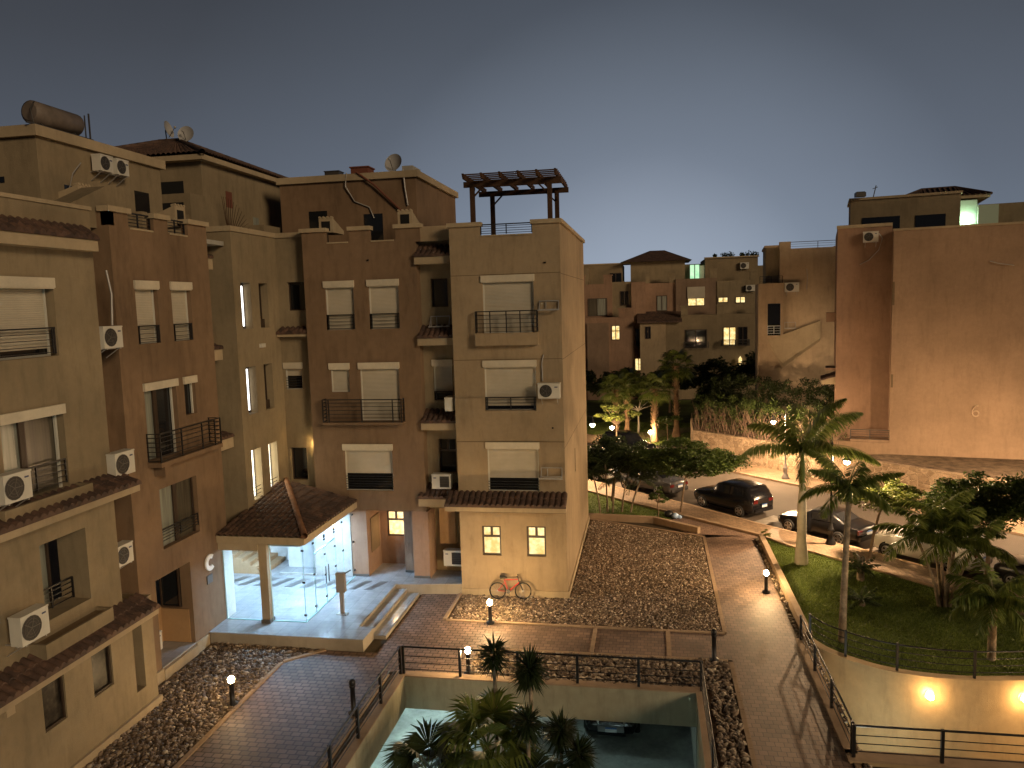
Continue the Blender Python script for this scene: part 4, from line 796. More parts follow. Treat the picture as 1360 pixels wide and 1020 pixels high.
# courtyard paving
def path(name,polys,z,mat):
    m=MB()
    for p in polys:
        L3=[[Vector((x,y,z)) for x,y in p]]; m.add(L3[0],[tuple(t) for t in tessellate_polygon(L3)])
    return struct(m.build(name,mat))
path('courtyard_paving',[[(-12.35,8),(-8.55,8),(-8.55,23.05),(-8.3,23.2),(-5.95,23.2),(-5.95,25.1),(-5.95,27.35),(-7.75,27.35),(-7.75,29.98),(-9.4,29.98),(-9.4,24.4),(-11.35,24.4),(-12.35,23.3)]],.03,'paver')
path('path',[[(-5.95,25.2),(2.65,25.2),(2.65,27.2),(-5.95,27.2)],[(2.65,14),(5.02,14),(5.08,38.5),(5.4,39.0),(2.2,39.05),(2.65,38.6)],[(2.6,38.6),(5.3,39.05),(1.8,42.1),(.2,41.0)]],.031,'paver2')
def strip(name,segs,z=.06,wd=.14,mat='curb'):
    m=MB()
    for (x0,y0),(x1,y1) in segs:
        a=Vector((x0,y0,0)); b=Vector((x1,y1,0)); L=(b-a).length; d=(b-a)/L; nn=Vector((-d.y,d.x,0))*wd/2; n=max(1,int(L/.5))
        for k in range(n):
            p=a+d*(L*k/n+.006); q=a+d*(L*(k+1)/n-.006); h=Vector((0,0,z))
            m.hexa([p-nn,q-nn,q+nn,p+nn,p-nn+h,q-nn+h,q+nn+h,p+nn+h])
    return struct(m.build(name,mat))
strip('path_kerb',[((-12.42,8),(-12.42,23.3)),((-12.42,23.4),(-11.3,24.4)),((-8.5,8),(-8.5,22.9)),((-7.78,27.42),(-7.78,30)),((-7.7,27.36),(2.6,27.25)),((-5.9,25.12),(2.5,25.1)),((2.6,27.3),(2.68,38.7)),((2.58,14),(2.58,25.0)),((2.6,38.75),(-3.2,41.4)),((5.15,14),(5.15,26.4)),((-2,25.2),(-2,27.2)),((.6,25.2),(.6,27.2))],.07)
strip('path_kerb',[((5.35,39.1),(1.9,42.2))],.16,.2)
# gravel beds
struct(path('gravel_base',[[(-15.8,8),(-12.45,8),(-12.45,23.4),(-11.35,24.45),(-15.8,24.6)],[(-7.7,27.4),(2.6,27.3),(2.62,38.7),(-3.2,41.3),(-3.3,30.0),(-7.7,30.0)],[(-5.95,22.95),(2.5,22.95),(2.5,25.05),(-5.95,25.05)],[(1.65,10),(2.5,10),(2.5,22.95),(1.65,22.95)],[(-8.45,8),(-8.15,8),(-8.15,22.95),(-8.45,22.95)],[(5.24,26.4),(5.24,14),(5.4,14),(5.3,26.6)]],.02,'gravel_base'))
def ico():
    t=(1+5**.5)/2; v=np.array([(-1,t,0),(1,t,0),(-1,-t,0),(1,-t,0),(0,-1,t),(0,1,t),(0,-1,-t),(0,1,-t),(t,0,-1),(t,0,1),(-t,0,-1),(-t,0,1)],float); v/=np.linalg.norm(v[0])
    f=np.array([(0,11,5),(0,5,1),(0,1,7),(0,7,10),(0,10,11),(1,5,9),(5,11,4),(11,10,2),(10,7,6),(7,1,8),(3,9,4),(3,4,2),(3,2,6),(3,6,8),(3,8,9),(4,9,5),(2,4,11),(6,2,10),(8,6,7),(9,8,1)]); return v,f
def inpoly(P,x,y):
    r=np.zeros(len(x),bool); n=len(P)
    for i in range(n):
        (x0,y0),(x1,y1)=P[i],P[(i+1)%n]; c=((y0>y)!=(y1>y))&(x<(x1-x0)*(y-y0)/((y1-y0) or 1e-9)+x0); r^=c
    return r
def scatter(P,dens):
    xs=[p[0] for p in P];ys=[p[1] for p in P]; A=(max(xs)-min(xs))*(max(ys)-min(ys)); n=int(A*dens)
    x=RNG.uniform(min(xs),max(xs),n);y=RNG.uniform(min(ys),max(ys),n); k=inpoly(P,x,y); return x[k],y[k]
def pebbles(name,polys,dens,rmin,rmax,label,z=.03,mat='pebble'):
    iv,fi=ico(); X=[];Y=[]
    for P in polys: x,y=scatter(P,dens); X.append(x);Y.append(y)
    X=np.concatenate(X);Y=np.concatenate(Y); n=len(X); r=RNG.uniform(rmin,rmax,n)*(1+RNG.random(n)**4*.8)
    V=np.repeat(iv[None],n,0)*(1+RNG.uniform(-.25,.25,(n,12,1))); V=V*np.stack([r,r*RNG.uniform(.5,1,n),r*RNG.uniform(.35,.65,n)],1)[:,None]
    a=RNG.uniform(0,2*PI,n); c,s=np.cos(a)[:,None],np.sin(a)[:,None]; tl=RNG.uniform(-.6,.6,n)[:,None]; z0=V[...,2]+V[...,0]*tl
    V=np.stack([V[...,0]*c-V[...,1]*s,V[...,0]*s+V[...,1]*c,z0],2); V[...,0]+=X[:,None];V[...,1]+=Y[:,None]; V[...,2]+=z+RNG.uniform(0,.035,n)[:,None]
    F=fi[None]+12*np.arange(n)[:,None,None]; o=npmesh(name,V.reshape(-1,3),F.reshape(-1,3),mat,smooth=True); return tag(o,label,'gravel',kind='stuff')
pebbles('gravel',[[(-15.6,15),(-12.55,15),(-12.5,23.4),(-11.4,24.4),(-15.6,24.5)]],190,.035,.075,'loose pale river stones in the bed between the left buildings and the paving')
pebbles('gravel',[[(-7.6,27.5),(2.5,27.4),(2.55,38.6),(-3.1,41.2),(-3.2,29.9),(-7.6,29.9)]],330,.018,.042,'loose brown gravel in the large bed around the tan tower',.03,'pebble_brown')
pebbles('gravel',[[(-7.6,27.5),(-2.6,27.5),(-2.6,41),(-3.2,41),(-3.25,29.9),(-7.6,29.9)]],60,.03,.065,'paler stones along the foot of the tan tower')
pebbles('gravel',[[(-5.9,23.1),(2.45,23.1),(2.45,25.0),(-5.9,25.0)],[(1.75,16),(2.45,16),(2.45,23.1),(1.75,23.1)]],150,.045,.095,'larger stones in the strip between the path and the pit railing')
pebbles('gravel',[[(5.26,27),(5.24,18),(5.4,18),(5.42,26.6)],[(5.1,27),(5.22,27),(5.3,38),(5.12,38)]],120,.04,.08,'thin line of stones along the right edge of the path')
# lawn
lawnP=[(5.42,27.0)]+[(x,y+.28) for x,y in curve[1:]]+[(24,20.15+7.3),(18,24.4),(11.35,32.3),(8.5,35.3),(6.5,37.3),(5.5,38.4)]
lawnP=[(5.42,27.2),(5.95,26.4),(6.7,25.65),(7.5,25.15),(8.5,24.9),(9.6,24.8),(10.66,24.9),(13,25.3),(17.0,25.7),(11.35,32.4),(8.5,35.35),(6.5,37.35),(5.6,38.6)]
struct(sheet('lawn_ground',[lawnP],.05,'lawn'))
farlawn=[(3.3,63),(0,63.2),(-4,67.2),(-12,74.7),(-12,92),(14,92),(14,58),(3.6,60)]
struct(sheet('far_lawn_ground',[farlawn],.05,'lawn'))
leftlawn=[(-3.1,41.6),(0.1,41.1),(1.7,42.2),(-.95,44.6),(-6,49.5),(-14,57),(-14,44)]
struct(sheet('left_lawn_ground',[leftlawn],.05,'lawn'))
def blades(name,polys,dens,h,label):
    X=[];Y=[]
    for P in polys: x,y=scatter(P,dens); X.append(x);Y.append(y)
    X=np.concatenate(X);Y=np.concatenate(Y); n=len(X); a=RNG.uniform(0,2*PI,n); w_=.012+.01*RNG.random(n); hh=h*RNG.uniform(.5,1.2,n); lx,ly=RNG.normal(0,.35,n)*hh,RNG.normal(0,.35,n)*hh
    V=np.zeros((n,3,3)); V[:,0]=np.stack([X-np.cos(a)*w_,Y-np.sin(a)*w_,np.full(n,.04)],1); V[:,1]=np.stack([X+np.cos(a)*w_,Y+np.sin(a)*w_,np.full(n,.04)],1); V[:,2]=np.stack([X+lx,Y+ly,.05+hh],1)
    return tag(npmesh(name,V.reshape(-1,3),np.arange(3*n).reshape(-1,3),'grass_blade'),label,'grass',kind='stuff')
blades('grass',[lawnP],900,.06,'short mown grass of the palm garden on the right')
blades('grass',[[(3.3,63),(0,63.2),(-4,67.2),(-8,71),(-4,76),(8,74),(6,60)]],160,.09,'grass of the small park beyond the street'); blades('grass',[leftlawn],260,.07,'grass strip behind the tan tower')
# far park path
struct(sheet('park_path',[[(-6,65.6),(-2,65.2),(.4,66.6),(5,71),(4,72.5),(-1,69.3),(-6,68)]],.07,'sidewalk'))
# low lawn wall
LWm=MB()
for k in range(18): y0=27.0+k*.63; LWm.box(5.28,5.52,y0+.006,y0+.624,0,.34); 
tag(LWm.build('garden_wall','curb'),'long low pinkish wall between the right path and the lawn','low wall')
LWm=MB().box(-3.2,-3.0,41.3,41.6,0,.01)
gw=MB(); gw.prism([(-3.3,41.35),(.2,40.95),(2.4,39.2),(2.55,39.35),(.3,41.15),(-3.3,41.6)],0,.35); tag(gw.build('garden_wall','curb'),'low rough wall closing the gravel bed beside the tan tower','low wall')

# stone retaining wall and slope
SW=MB(); hs=[1.95,1.95,1.95,1.95,1.95,1.95,1.9,1.8]
for i in range(len(WL)-1):
    (x0,y0),(x1,y1)=WL[i],WL[i+1]; d=Vector((x1-x0,y1-y0,0)).normalized(); n=Vector((-d.y,d.x,0))*.4
    if n.y<0: n=-n
    a,b=Vector((x0,y0,0)),Vector((x1,y1,0)); h0,h1=Vector((0,0,hs[i])),Vector((0,0,hs[i+1]))
    SW.hexa([a,b,b+n,a+n,a+h0,b+h1,b+n+h1,a+n+h0])
SW.hexa([(3.35,59.4,0),(3.75,59.5,0),(3.9,66,0),(3.5,66,0),(3.35,59.4,1.95),(3.75,59.5,1.95),(3.9,66,1.9),(3.5,66,1.9)])
tag(SW.build('stone_wall','stone'),'long retaining wall of irregular tan stones along the far pavement','stone wall')
sl=MB(); tops=[(3.7,59.8,1.9),(7,56.4,1.9),(10,53.2,1.9),(11.35,51.5,1.9),(13.2,49,1.9),(17.2,45,1.9),(26.2,36.4,1.85),(40,22.4,1.8)]
back=[(4,70,1.9),(9,66,2.2),(11.2,56,2.3),(11.7,52.5,2.3),(14.5,50.1,2.05),(18.5,49.2,2.05),(30,46.7,2.05),(48,42,2.05)]
for i in range(7): sl.quad(tops[i],tops[i+1],back[i+1],back[i])
sl.quad((11.35,51.5,1.9),(11.7,52.5,2.3),(14.,66,2.4),(9,66,2.2)); struct(sl.build('slope','gravel_base'))

# ================================================================== PIT / GARAGE
PT=thing('garage_pit','sunken garage court with tan parapet walls below the path','garage',(-3.3,22,0))
w=MB(); w.box(-8.2,1.62,22.8,23.1,-1.02,.06); w.box(-8.2,-7.9,6,22.8,-1.02,.06); w.box(1.35,1.62,6,22.8,-3.3,.06)
w.build('parapet_wall','pitwall',PT)
w=MB(); w.box(-8.22,1.65,22.78,23.12,.06,.10); w.box(-8.22,-7.88,6,22.78,.06,.10); w.box(1.33,1.65,6,22.78,.06,.10); w.build('coping','curb',PT)
g=MB(); g.quad((-22,4,-3.3),(8,4,-3.3),(8,38,-3.3),(-22,38,-3.3)); struct(g.build('garage_floor','garage_floor'))
w=MB(); w.box(-22,1.35,38,38.2,-3.3,-.05); w.box(-22.2,-22,4,38,-3.3,-.05); w.box(-22,1.4,3.8,4,-3.3,-.05); w.box(1.35,1.6,23.1,38,-3.3,-.05); w.box(-22,1.6,23.1,38,-.22,-.12); w.box(-22,-8.2,4,23.1,-.22,-.12)
w.build('garage_wall','concrete',PT)
struct(MB().box(-6.95,-6.3,18,30,-3.298,-3.291).build('floor_marking','floor_band')); MB().box(-5.35,-4.75,22.82,23.3,-3.3,-1.02).build('pillar','concrete',PT); MB().box(-12.2,-11.8,18,18.4,-3.3,-.2).build('pillar','concrete',PT)
for x in (-7.0,-6.25,): 
    m=MB()
    for k in range(12): m.box(x-.05,x+.05,21.6+k*.5,21.85+k*.5,-3.296,-3.285)
    struct(m.build('floor_marking','paint_white'))
def pit_rail(name,P0,P1,n,label,z0=.1,h=.9):
    a=Vector(P0);b=Vector(P1); m=MB(); r=thing(name,label,'railing',(a.x,a.y,0),0,'railings around the garage openings')
    m.tube([a+Vector((0,0,z0+h)),b+Vector((0,0,z0+h))],.03,8); 
    for k in range(3): z=z0+.15+k*.22; m.tube([a+Vector((0,0,z)),b+Vector((0,0,z))],.015,6)
    m.build('rail','iron',r)
    for k in range(n+1): p=a.lerp(b,k/n); MB().box(p.x-.04,p.x+.04,p.y-.04,p.y+.04,z0,z0+h+.03).build('post','iron',r)
    return r
pit_rail('railing',(-7.95,22.95,0),(1.5,22.95,0),5,'dark railing along the far side of the garage pit below the path')
pit_rail('railing',(-8.05,6,0),(-8.05,22.9,0),9,'dark railing along the left side of the garage pit beside the paving'); pit_rail('railing',(1.5,6,0),(1.5,22.9,0),4,'dark railing along the right side of the garage pit beside the stones')
for i,(x,y) in enumerate(((-9.6,20),(-13.5,14),(-4.0,27.5),(-8.5,28),(-11,23),(-3.4,7.2),(.4,8.0))):  # last two hang over the open pit, added to light its far wall
    gl_=thing('garage_lamp','cool white tube lamp of the garage, the two over the pit added','ceiling lamp',(x,y,-.3),0,'garage ceiling lamps'); MB().box(x-.6,x+.6,y-.06,y+.06,-.32,-.24).build('tube',glow([300,240,60,300,240,240,120][i],.2,(.70,1.,.95)),gl_)
# ramp on the right
RP=thing('ramp_wall','curved tan retaining wall around the lit garage ramp','retaining wall',(8.5,24.5,0))
crv=[]; 
def cr(p0,p1,p2,p3,t): return tuple(.5*((2*p1[i])+(-p0[i]+p2[i])*t+(2*p0[i]-5*p1[i]+4*p2[i]-p3[i])*t*t+(-p0[i]+3*p1[i]-3*p2[i]+p3[i])*t**3) for i in (0,1))
for i in range(len(curve)-1):
    p=[curve[max(0,i-1)],curve[i],curve[i+1],curve[min(len(curve)-1,i+2)]]
    for t in range(5): crv.append(cr(*p,t/5))
crv.append(curve[-1])
def offs(P,d):
    o=[]
    for i,p in enumerate(P):
        a=P[max(0,i-1)];b=P[min(len(P)-1,i+1)]; t=Vector((b[0]-a[0],b[1]-a[1])).normalized(); o.append((p[0]-t.y*d,p[1]+t.x*d))
    return o
w=MB(); ou=offs(crv,.3)
for i in range(len(crv)-1):
    (a,b,c,d)=(crv[i],crv[i+1],ou[i+1],ou[i]); w.hexa([(*a,-3.4),(*b,-3.4),(*c,-3.4),(*d,-3.4),(*a,.1),(*b,.1),(*c,.1),(*d,.1)])
w.build('curved_wall','pitwall2',RP)
MB().box(4.98,5.22,20.0,26.9,-3.4,.1).box(4.98,24,19.7,20.15,-3.4,.1).build('side_wall','pitwall2',RP)
MB().box(4.95,5.24,20.0,26.9,.1,.14).box(4.95,24,19.68,20.17,.1,.14).build('coping','curb',RP)
g=MB(); g.quad((5.2,20.1,-3.4),(24,20.1,-1.2),(24,28,-1.2),(5.2,28,-3.4)); struct(g.build('ramp_floor','concrete'))
rl=thing('railing','long dark railing following the curved wall above the ramp','railing',(8.5,24.7,0),0,'railings around the garage openings'); of=offs(crv,.15); m=MB()
for z in (.95,.72,.5,.28): m.tube([(x,y,z) for x,y in of],.028 if z>.9 else .015,6)
m.build('rail','iron',rl)
for k in (0,8,16,26,33,38,43): x,y=of[min(k,len(of)-1)]; MB().box(x-.035,x+.035,y-.035,y+.035,.1,1.0).build('post','iron',rl)
pit_rail('railing',(5.1,20.0,0),(5.1,26.8,0),3,'dark railing along the left edge of the ramp beside the path',.14,.85); pit_rail('railing',(5.1,19.85,0),(13.5,19.85,0),4,'dark railing in the bottom right corner in front of the ramp',.14,.85)
for i,(k,dy) in enumerate(((25,0),(33,0))):
    x,y=crv[k]; x=8.45 if i==0 else 11.2; y=24.5 if i==0 else 24.64; wl=thing('wall_lamp','round bulkhead lamp glowing on the curved ramp wall, '+('left one' if i==0 else 'right one at the picture edge'),'wall lamp',(x,y,-.5),0,'bulkhead lamps on the ramp wall')
    MB().sphere((x,y-.17,-.42),.10,12,8).build('bulb',glow(50,.10,(1,.60,.24)),wl); q=MB().tube([(x+.14*math.cos(j*PI/6),y-.04,-.42+.14*math.sin(j*PI/6)) for j in range(13)],.02,6); q.build('guard','steel',wl)
light((14.5,23.4,-.6),170,(1,.60,.22),.08); light((6.0,22.,-1.9),120,(.8,1,.93),.3)  # point lights without fixtures, added to brighten the ramp wall
# ================================================================== LAMPS
def street_lamp(x,y,rz,label,zb=3.75,power=700,col='iron',group='hanging lantern street lamps',arm=.75,top=4.7):
    r=thing('street_lamp',label,'street lamp',(x,y,.12),rz,group)
    m=MB().lathe([(0,0),(.24,0),(.24,.08),(.15,.3),(.12,.34),(.13,.62),(.17,.68),(.12,.75),(.065,1.0),(.055,1.1),(.05,top-.3),(.07,top-.28),(.03,top-.1),(.045,top-.02),(0,top+.12)],(0,0,0),12); m.build('post',col,r,False)
    s=MB().tube([(0,0,zb+.35),(arm*.5,0,zb+.62),(arm,0,zb+.55),(arm,0,zb+.4)],.025,6); s.tube([(0,0,zb+.62),(-.3,0,zb+.5),(-.32,0,zb+.35)],.02,6); s.build('arm',col,r,False)
    h=MB().lathe([(.02,.42),(.07,.36),(.10,.22),(.2,.1),(.22,.06)],(arm,0,zb-.0),12).build('lamp_hood',col,r,False)
    MB().sphere((arm,0,zb),.13,12,8).build('bulb',glow(power,.13,(1,.66,.36)),r,False); return r
street_lamp(8.72,51.4,PI-.1,'street lamp on the far pavement in front of the stone wall',3.72,3400,'alu_dark',top=4.45)
street_lamp(8.5,37.75,-.05,'tall black street lamp on the near pavement between two parked cars',4.0,3400,top=5.1,arm=.66)
street_lamp(-4.35,50.3,0,'street lamp glowing right behind the corner of the tan tower',3.75,3200,top=4.6,arm=.7)
street_lamp(20.6,24.2,PI,'added unseen street lamp on the near pavement to the right',4.,2300); street_lamp(20,41.5,PI,'added unseen street lamp on the far pavement beyond the right edge',3.9,2500)  # both added out of view for their light on the walls
def bollard(x,y,label,on=True,power=30,h=.78,group='bollard lights along the paths'):
    r=thing('bollard_light',label,'bollard light',(x,y,.02),0,group)
    MB().lathe([(0,0),(.16,0),(.16,.07),(.075,.1),(.075,h-.1),(.095,h-.09),(.095,h-.04),(0,h-.04)],n=14).build('post','iron',r,False)
    MB().sphere((0,0,h+.04),.1,14,10,1.15).build('globe',glow(power,.1,(1,.66,.30)) if on else 'iron',r,False)
    return r
bollard(-12.62,20.5,'lit bollard light at the edge of the stones beside the left paving',power=70); bollard(-8.72,20.5,'unlit black bollard on the paving beside the left pit railing',False,h=.92)
bollard(-5.95,27.25,'lit bollard light in front of the tan tower near the bicycle',power=330); bollard(-5.86,23.25,'lit bollard light just behind the pit railing, half hidden by a spiky crown',power=190)
bollard(2.05,25.1,'unlit black bollard where the two paths meet',False,h=.95); bollard(4.62,31.4,'lit bollard light on the right path beside the lawn wall',power=300)
def path_lamp(x,y,label):
    r=thing('path_lamp',label,'path lamp',(x,y,.05),0,'small lamps in the far park'); MB().lathe([(0,0),(.09,0),(.05,.05),(.05,.75),(0,.75)],n=10).build('post','iron',r,False); MB().sphere((0,0,.9),.17,12,8,.8).build('globe',glow(420,.17,(1,.66,.34)),r,False)
path_lamp(-3.15,66.6,'left glowing path lamp in the far park'); path_lamp(.15,64.4,'right glowing path lamp in the far park beside a palm trunk')

# ================================================================== ROOF AND WALL OBJECTS
P=thing('pergola','dark wooden pergola on the terrace of the tan tower','pergola',(-5.2,31.6,14.5))
for i,(x,y) in enumerate(((-6.82,30.55),(-3.72,30.55),(-6.55,33.3),(-3.75,33.3))):
    MB().box(x-.09,x+.09,y-.09,y+.09,14.5,16.75).build('post','wood',P)
    b=MB(); s=1 if x<-5 else -1; b.bar((x,y,16.2),(x+.45*s,y,16.65),.06); b.bar((x,y,16.2),(x,y+(.45 if y<32 else -.45),16.65),.06); b.build('brace','wood',P)
for y in (30.5,33.35):
    MB().box(-7.15,-3.25,y-.05,y+.05,16.62,16.84).build('beam','wood',P)
for k in range(6):
    x=-7.0+k*.72; m=MB(); m.add([(x-.04,29.85,16.86),(x+.04,29.85,16.86),(x+.04,34.0,16.86),(x-.04,34.0,16.86),(x-.04,29.7,17.05),(x+.04,29.7,17.05),(x+.04,34.15,17.05),(x-.04,34.15,17.05)],[(0,3,2,1),(4,5,6,7),(0,1,5,4),(1,2,6,5),(2,3,7,6),(3,0,4,7)]); m.build('rafter','wood',P)
for k in range(9): y=30.2+k*.42; MB().box(-7.05,-3.35,y-.035,y+.035,17.055,17.1).build('slat','wood',P)
tk=thing('solar_water_heater','grey cylindrical solar water heater tank on a rusty frame on the left roof','water heater',(-18.2,22,17.7))
MB().tube([(-18.35,21.15,18.2),(-18.35,21.22,18.2),(-18.35,23.05,18.2),(-18.35,23.12,18.2)],[.26,.35,.35,.26],18).build('tank','tankmat',tk)
m=MB()
for y in (21.4,22.8): m.bar((-18.0,y,17.72),(-18.3,y,17.95),.04); m.bar((-18.6,y,17.72),(-18.3,y,17.95),.04); m.bar((-18.0,y,17.74),(-19.6,y,17.74),.04)
m.bar((-18.0,20.6,17.76),(-18.0,23.4,17.76),.05); m.bar((-18.02,23.3,17.7),(-18.02,23.3,18.6),.04); m.bar((-18.02,23.1,17.7),(-18.02,23.1,18.5),.03); m.tube([(-18.1,21.0,17.8),(-18.1,20.9,18.2),(-18.2,21.2,18.5)],.02,6); m.build('frame','iron_grey',tk)
def dish(x,y,z,r,ax,label):
    o=thing('satellite_dish',label,'satellite dish',(x,y,z),0,'satellite dishes on the roofs'); m=MB(); n=Vector(ax).normalized(); a=n.cross(Vector((0,0,1))).normalized(); b=a.cross(n); C=Vector((x,y,z+.35+r)); vs=[];fs=[]
    for i in range(5):
        for k in range(20): q=2*PI*k/20; rr=r*i/4; vs.append(C+(a*math.cos(q)+b*math.sin(q))*rr+n*(rr*rr*.35/r))
    for i in range(4):
        for k in range(20): fs.append((i*20+k,i*20+(k+1)%20,(i+1)*20+(k+1)%20,(i+1)*20+k))
    m.add(vs,fs,True); m.build('reflector','dish',o); MB().tube([(x,y,z),tuple(C-n*.05)],.03,6).tube([tuple(C-b*r*.9),tuple(C+n*r*1.1)],.015,5).box(x-.1,x+.1,y-.1,y+.1,z,z+.05).build('mount','iron_grey',o); MB().sphere(tuple(C+n*r*1.1),.06,8,6).build('receiver','dish',o); return o
dish(-22.25,34,19.85,.40,(.97,.1,.25),'satellite dish seen edge-on at the peak of the hipped roof'); dish(-20.9,33.5,19.45,.38,(.15,-1,.25),'round satellite dish facing forward on the hipped roof'); dish(-11.6,35.5,17.85,.45,(-.2,-1,.35),'pale satellite dish on the brown penthouse roof')
tag(MB().box(-13.6,-12.75,35,35.8,18.15,18.5).box(-13.65,-12.7,34.95,35.85,18.5,18.56).build('rooftop_unit','rust'),'larger dark box near the middle of the brown penthouse roof','box')
tag(MB().box(-14.9,-14.2,35,35.6,18.15,18.4).box(-14.93,-14.17,34.97,35.63,18.4,18.44).build('rooftop_unit','iron_grey'),'low dark box at the left of the brown penthouse roof','box')
tag(MB().box(-11.0,-10.5,34.7,35.6,18.15,18.4).box(-10.5,-10.3,35.0,35.3,18.15,18.28).build('rooftop_unit','concrete'),'small crate at the right corner of the brown penthouse roof','box')
hose(FP,[(-13.6,18.2,.15),(-13.7,17.6,.1),(-13.3,16.9,.06),(-12.6,16.6,.05),(-12.4,16.1,.05)],'pale cable looping down the brown penthouse wall',.03); hose(FP,[(-13.1,18.2,.2),(-12.3,17.6,.15),(-11.5,16.8,.12),(-11.0,16.3,.1)],'dark slanting pipe on the brown penthouse wall',.045,'rust')
hose(FP,[(-10.9,18.2,.1),(-10.85,17.4,.08),(-10.75,16.6,.06)],'white pipe hanging at the right end of the brown penthouse wall',.04)
hose(FX(-10.35),[(36,15.3,.1),(37.1,15.3,.1)],'white horizontal split unit on the penthouse side wall',.14,'ac_white','air conditioner'); hose(FX(-10.35),[(38,15.2,.1),(39.3,15.2,.1)],'second white split unit further back on the penthouse side wall',.14,'ac_white','air conditioner')
ac(FG,-3.82,8.26,'white AC unit with a round fan beside the third-row shutter of the tan tower',wd=.86,h=.58)
hose(FG,[(-4.1,8.9,.05),(-4.12,9.6,.06),(-4.05,9.95,.03)],'pale hose rising from the AC unit on the tan tower')
cage(FG,-4.15,-3.4,11.72,12.05,'empty AC bracket right of the top balcony on the tan tower'); cage(FG,-4.25,-3.42,5.05,5.42,'empty AC bracket with loose cable right of the black grille on the tan tower')
cage(FF,-8.85,-8.05,11.15,11.55,'empty AC bracket in the top recess beside the tan tower')
ac(FF,-8.5,4.42,'white AC unit on the lowest tiled ledge between brown wing and tan tower','sq',wd=.8,h=.6,flip=True,off=.4,bracket=False)
ac(FY(31.6),-8.25,.95,'white AC unit at ground level in the recess beside the entrance','sq',wd=.82,h=.66,flip=True,off=.5)
ac(Face((-7.95,0),(0,-1),(-1,0)),-30.45,7.7,'white AC unit seen from the side on the third ledge beside the tan tower',wd=.7,h=.55,off=-.1,bracket=False)
ac(FX(-15.75),19.95,11.05,'AC unit with pale hose in the gap between the left buildings',wd=.8,h=.62,off=.2) 
hose(FX(-15.6),[(20.1,11.7,.25),(20.25,12.6,.2),(20.3,13.3,.05)],'pale hose rising above the AC unit in the gap between the left buildings',.035)
ac(FX(-15.3),19.35,7.45,'AC unit resting on the upper long tiled eave at its right end',wd=.82,h=.66,off=.25,bracket=False)
ac(FX(-15.8),19.75,4.65,'small AC unit deep in the gap above the lower tiled eave',wd=.7,h=.6,off=.2)
ac(FA,15.3,7.75,'AC unit cut by the left edge of the picture beside the french window',wd=.8,h=.66,off=.2); ac(FA,15.35,4.35,'large AC unit on a bracket at the left edge next to the recessed balcony',wd=.84,h=.7,off=.25)
ac(FX(-16.9),21.95,.8,'AC unit in the ground level niche of the brown block','fan',wd=.8,h=.62,off=.4,bracket=False)
ac(FX(-18),23.35,16.72,'AC unit on the left penthouse wall, left one of the pair',wd=.6,h=.52,off=.15); ac(FX(-18),24.15,16.72,'AC unit on the left penthouse wall, right one of the pair',wd=.6,h=.52,off=.15)
hose(FX(-18),[(22.6,16.9,.1),(22.2,16.5,.1),(22.0,15.9,.05)],'thin hose drooping from the AC units on the left penthouse wall',.02)

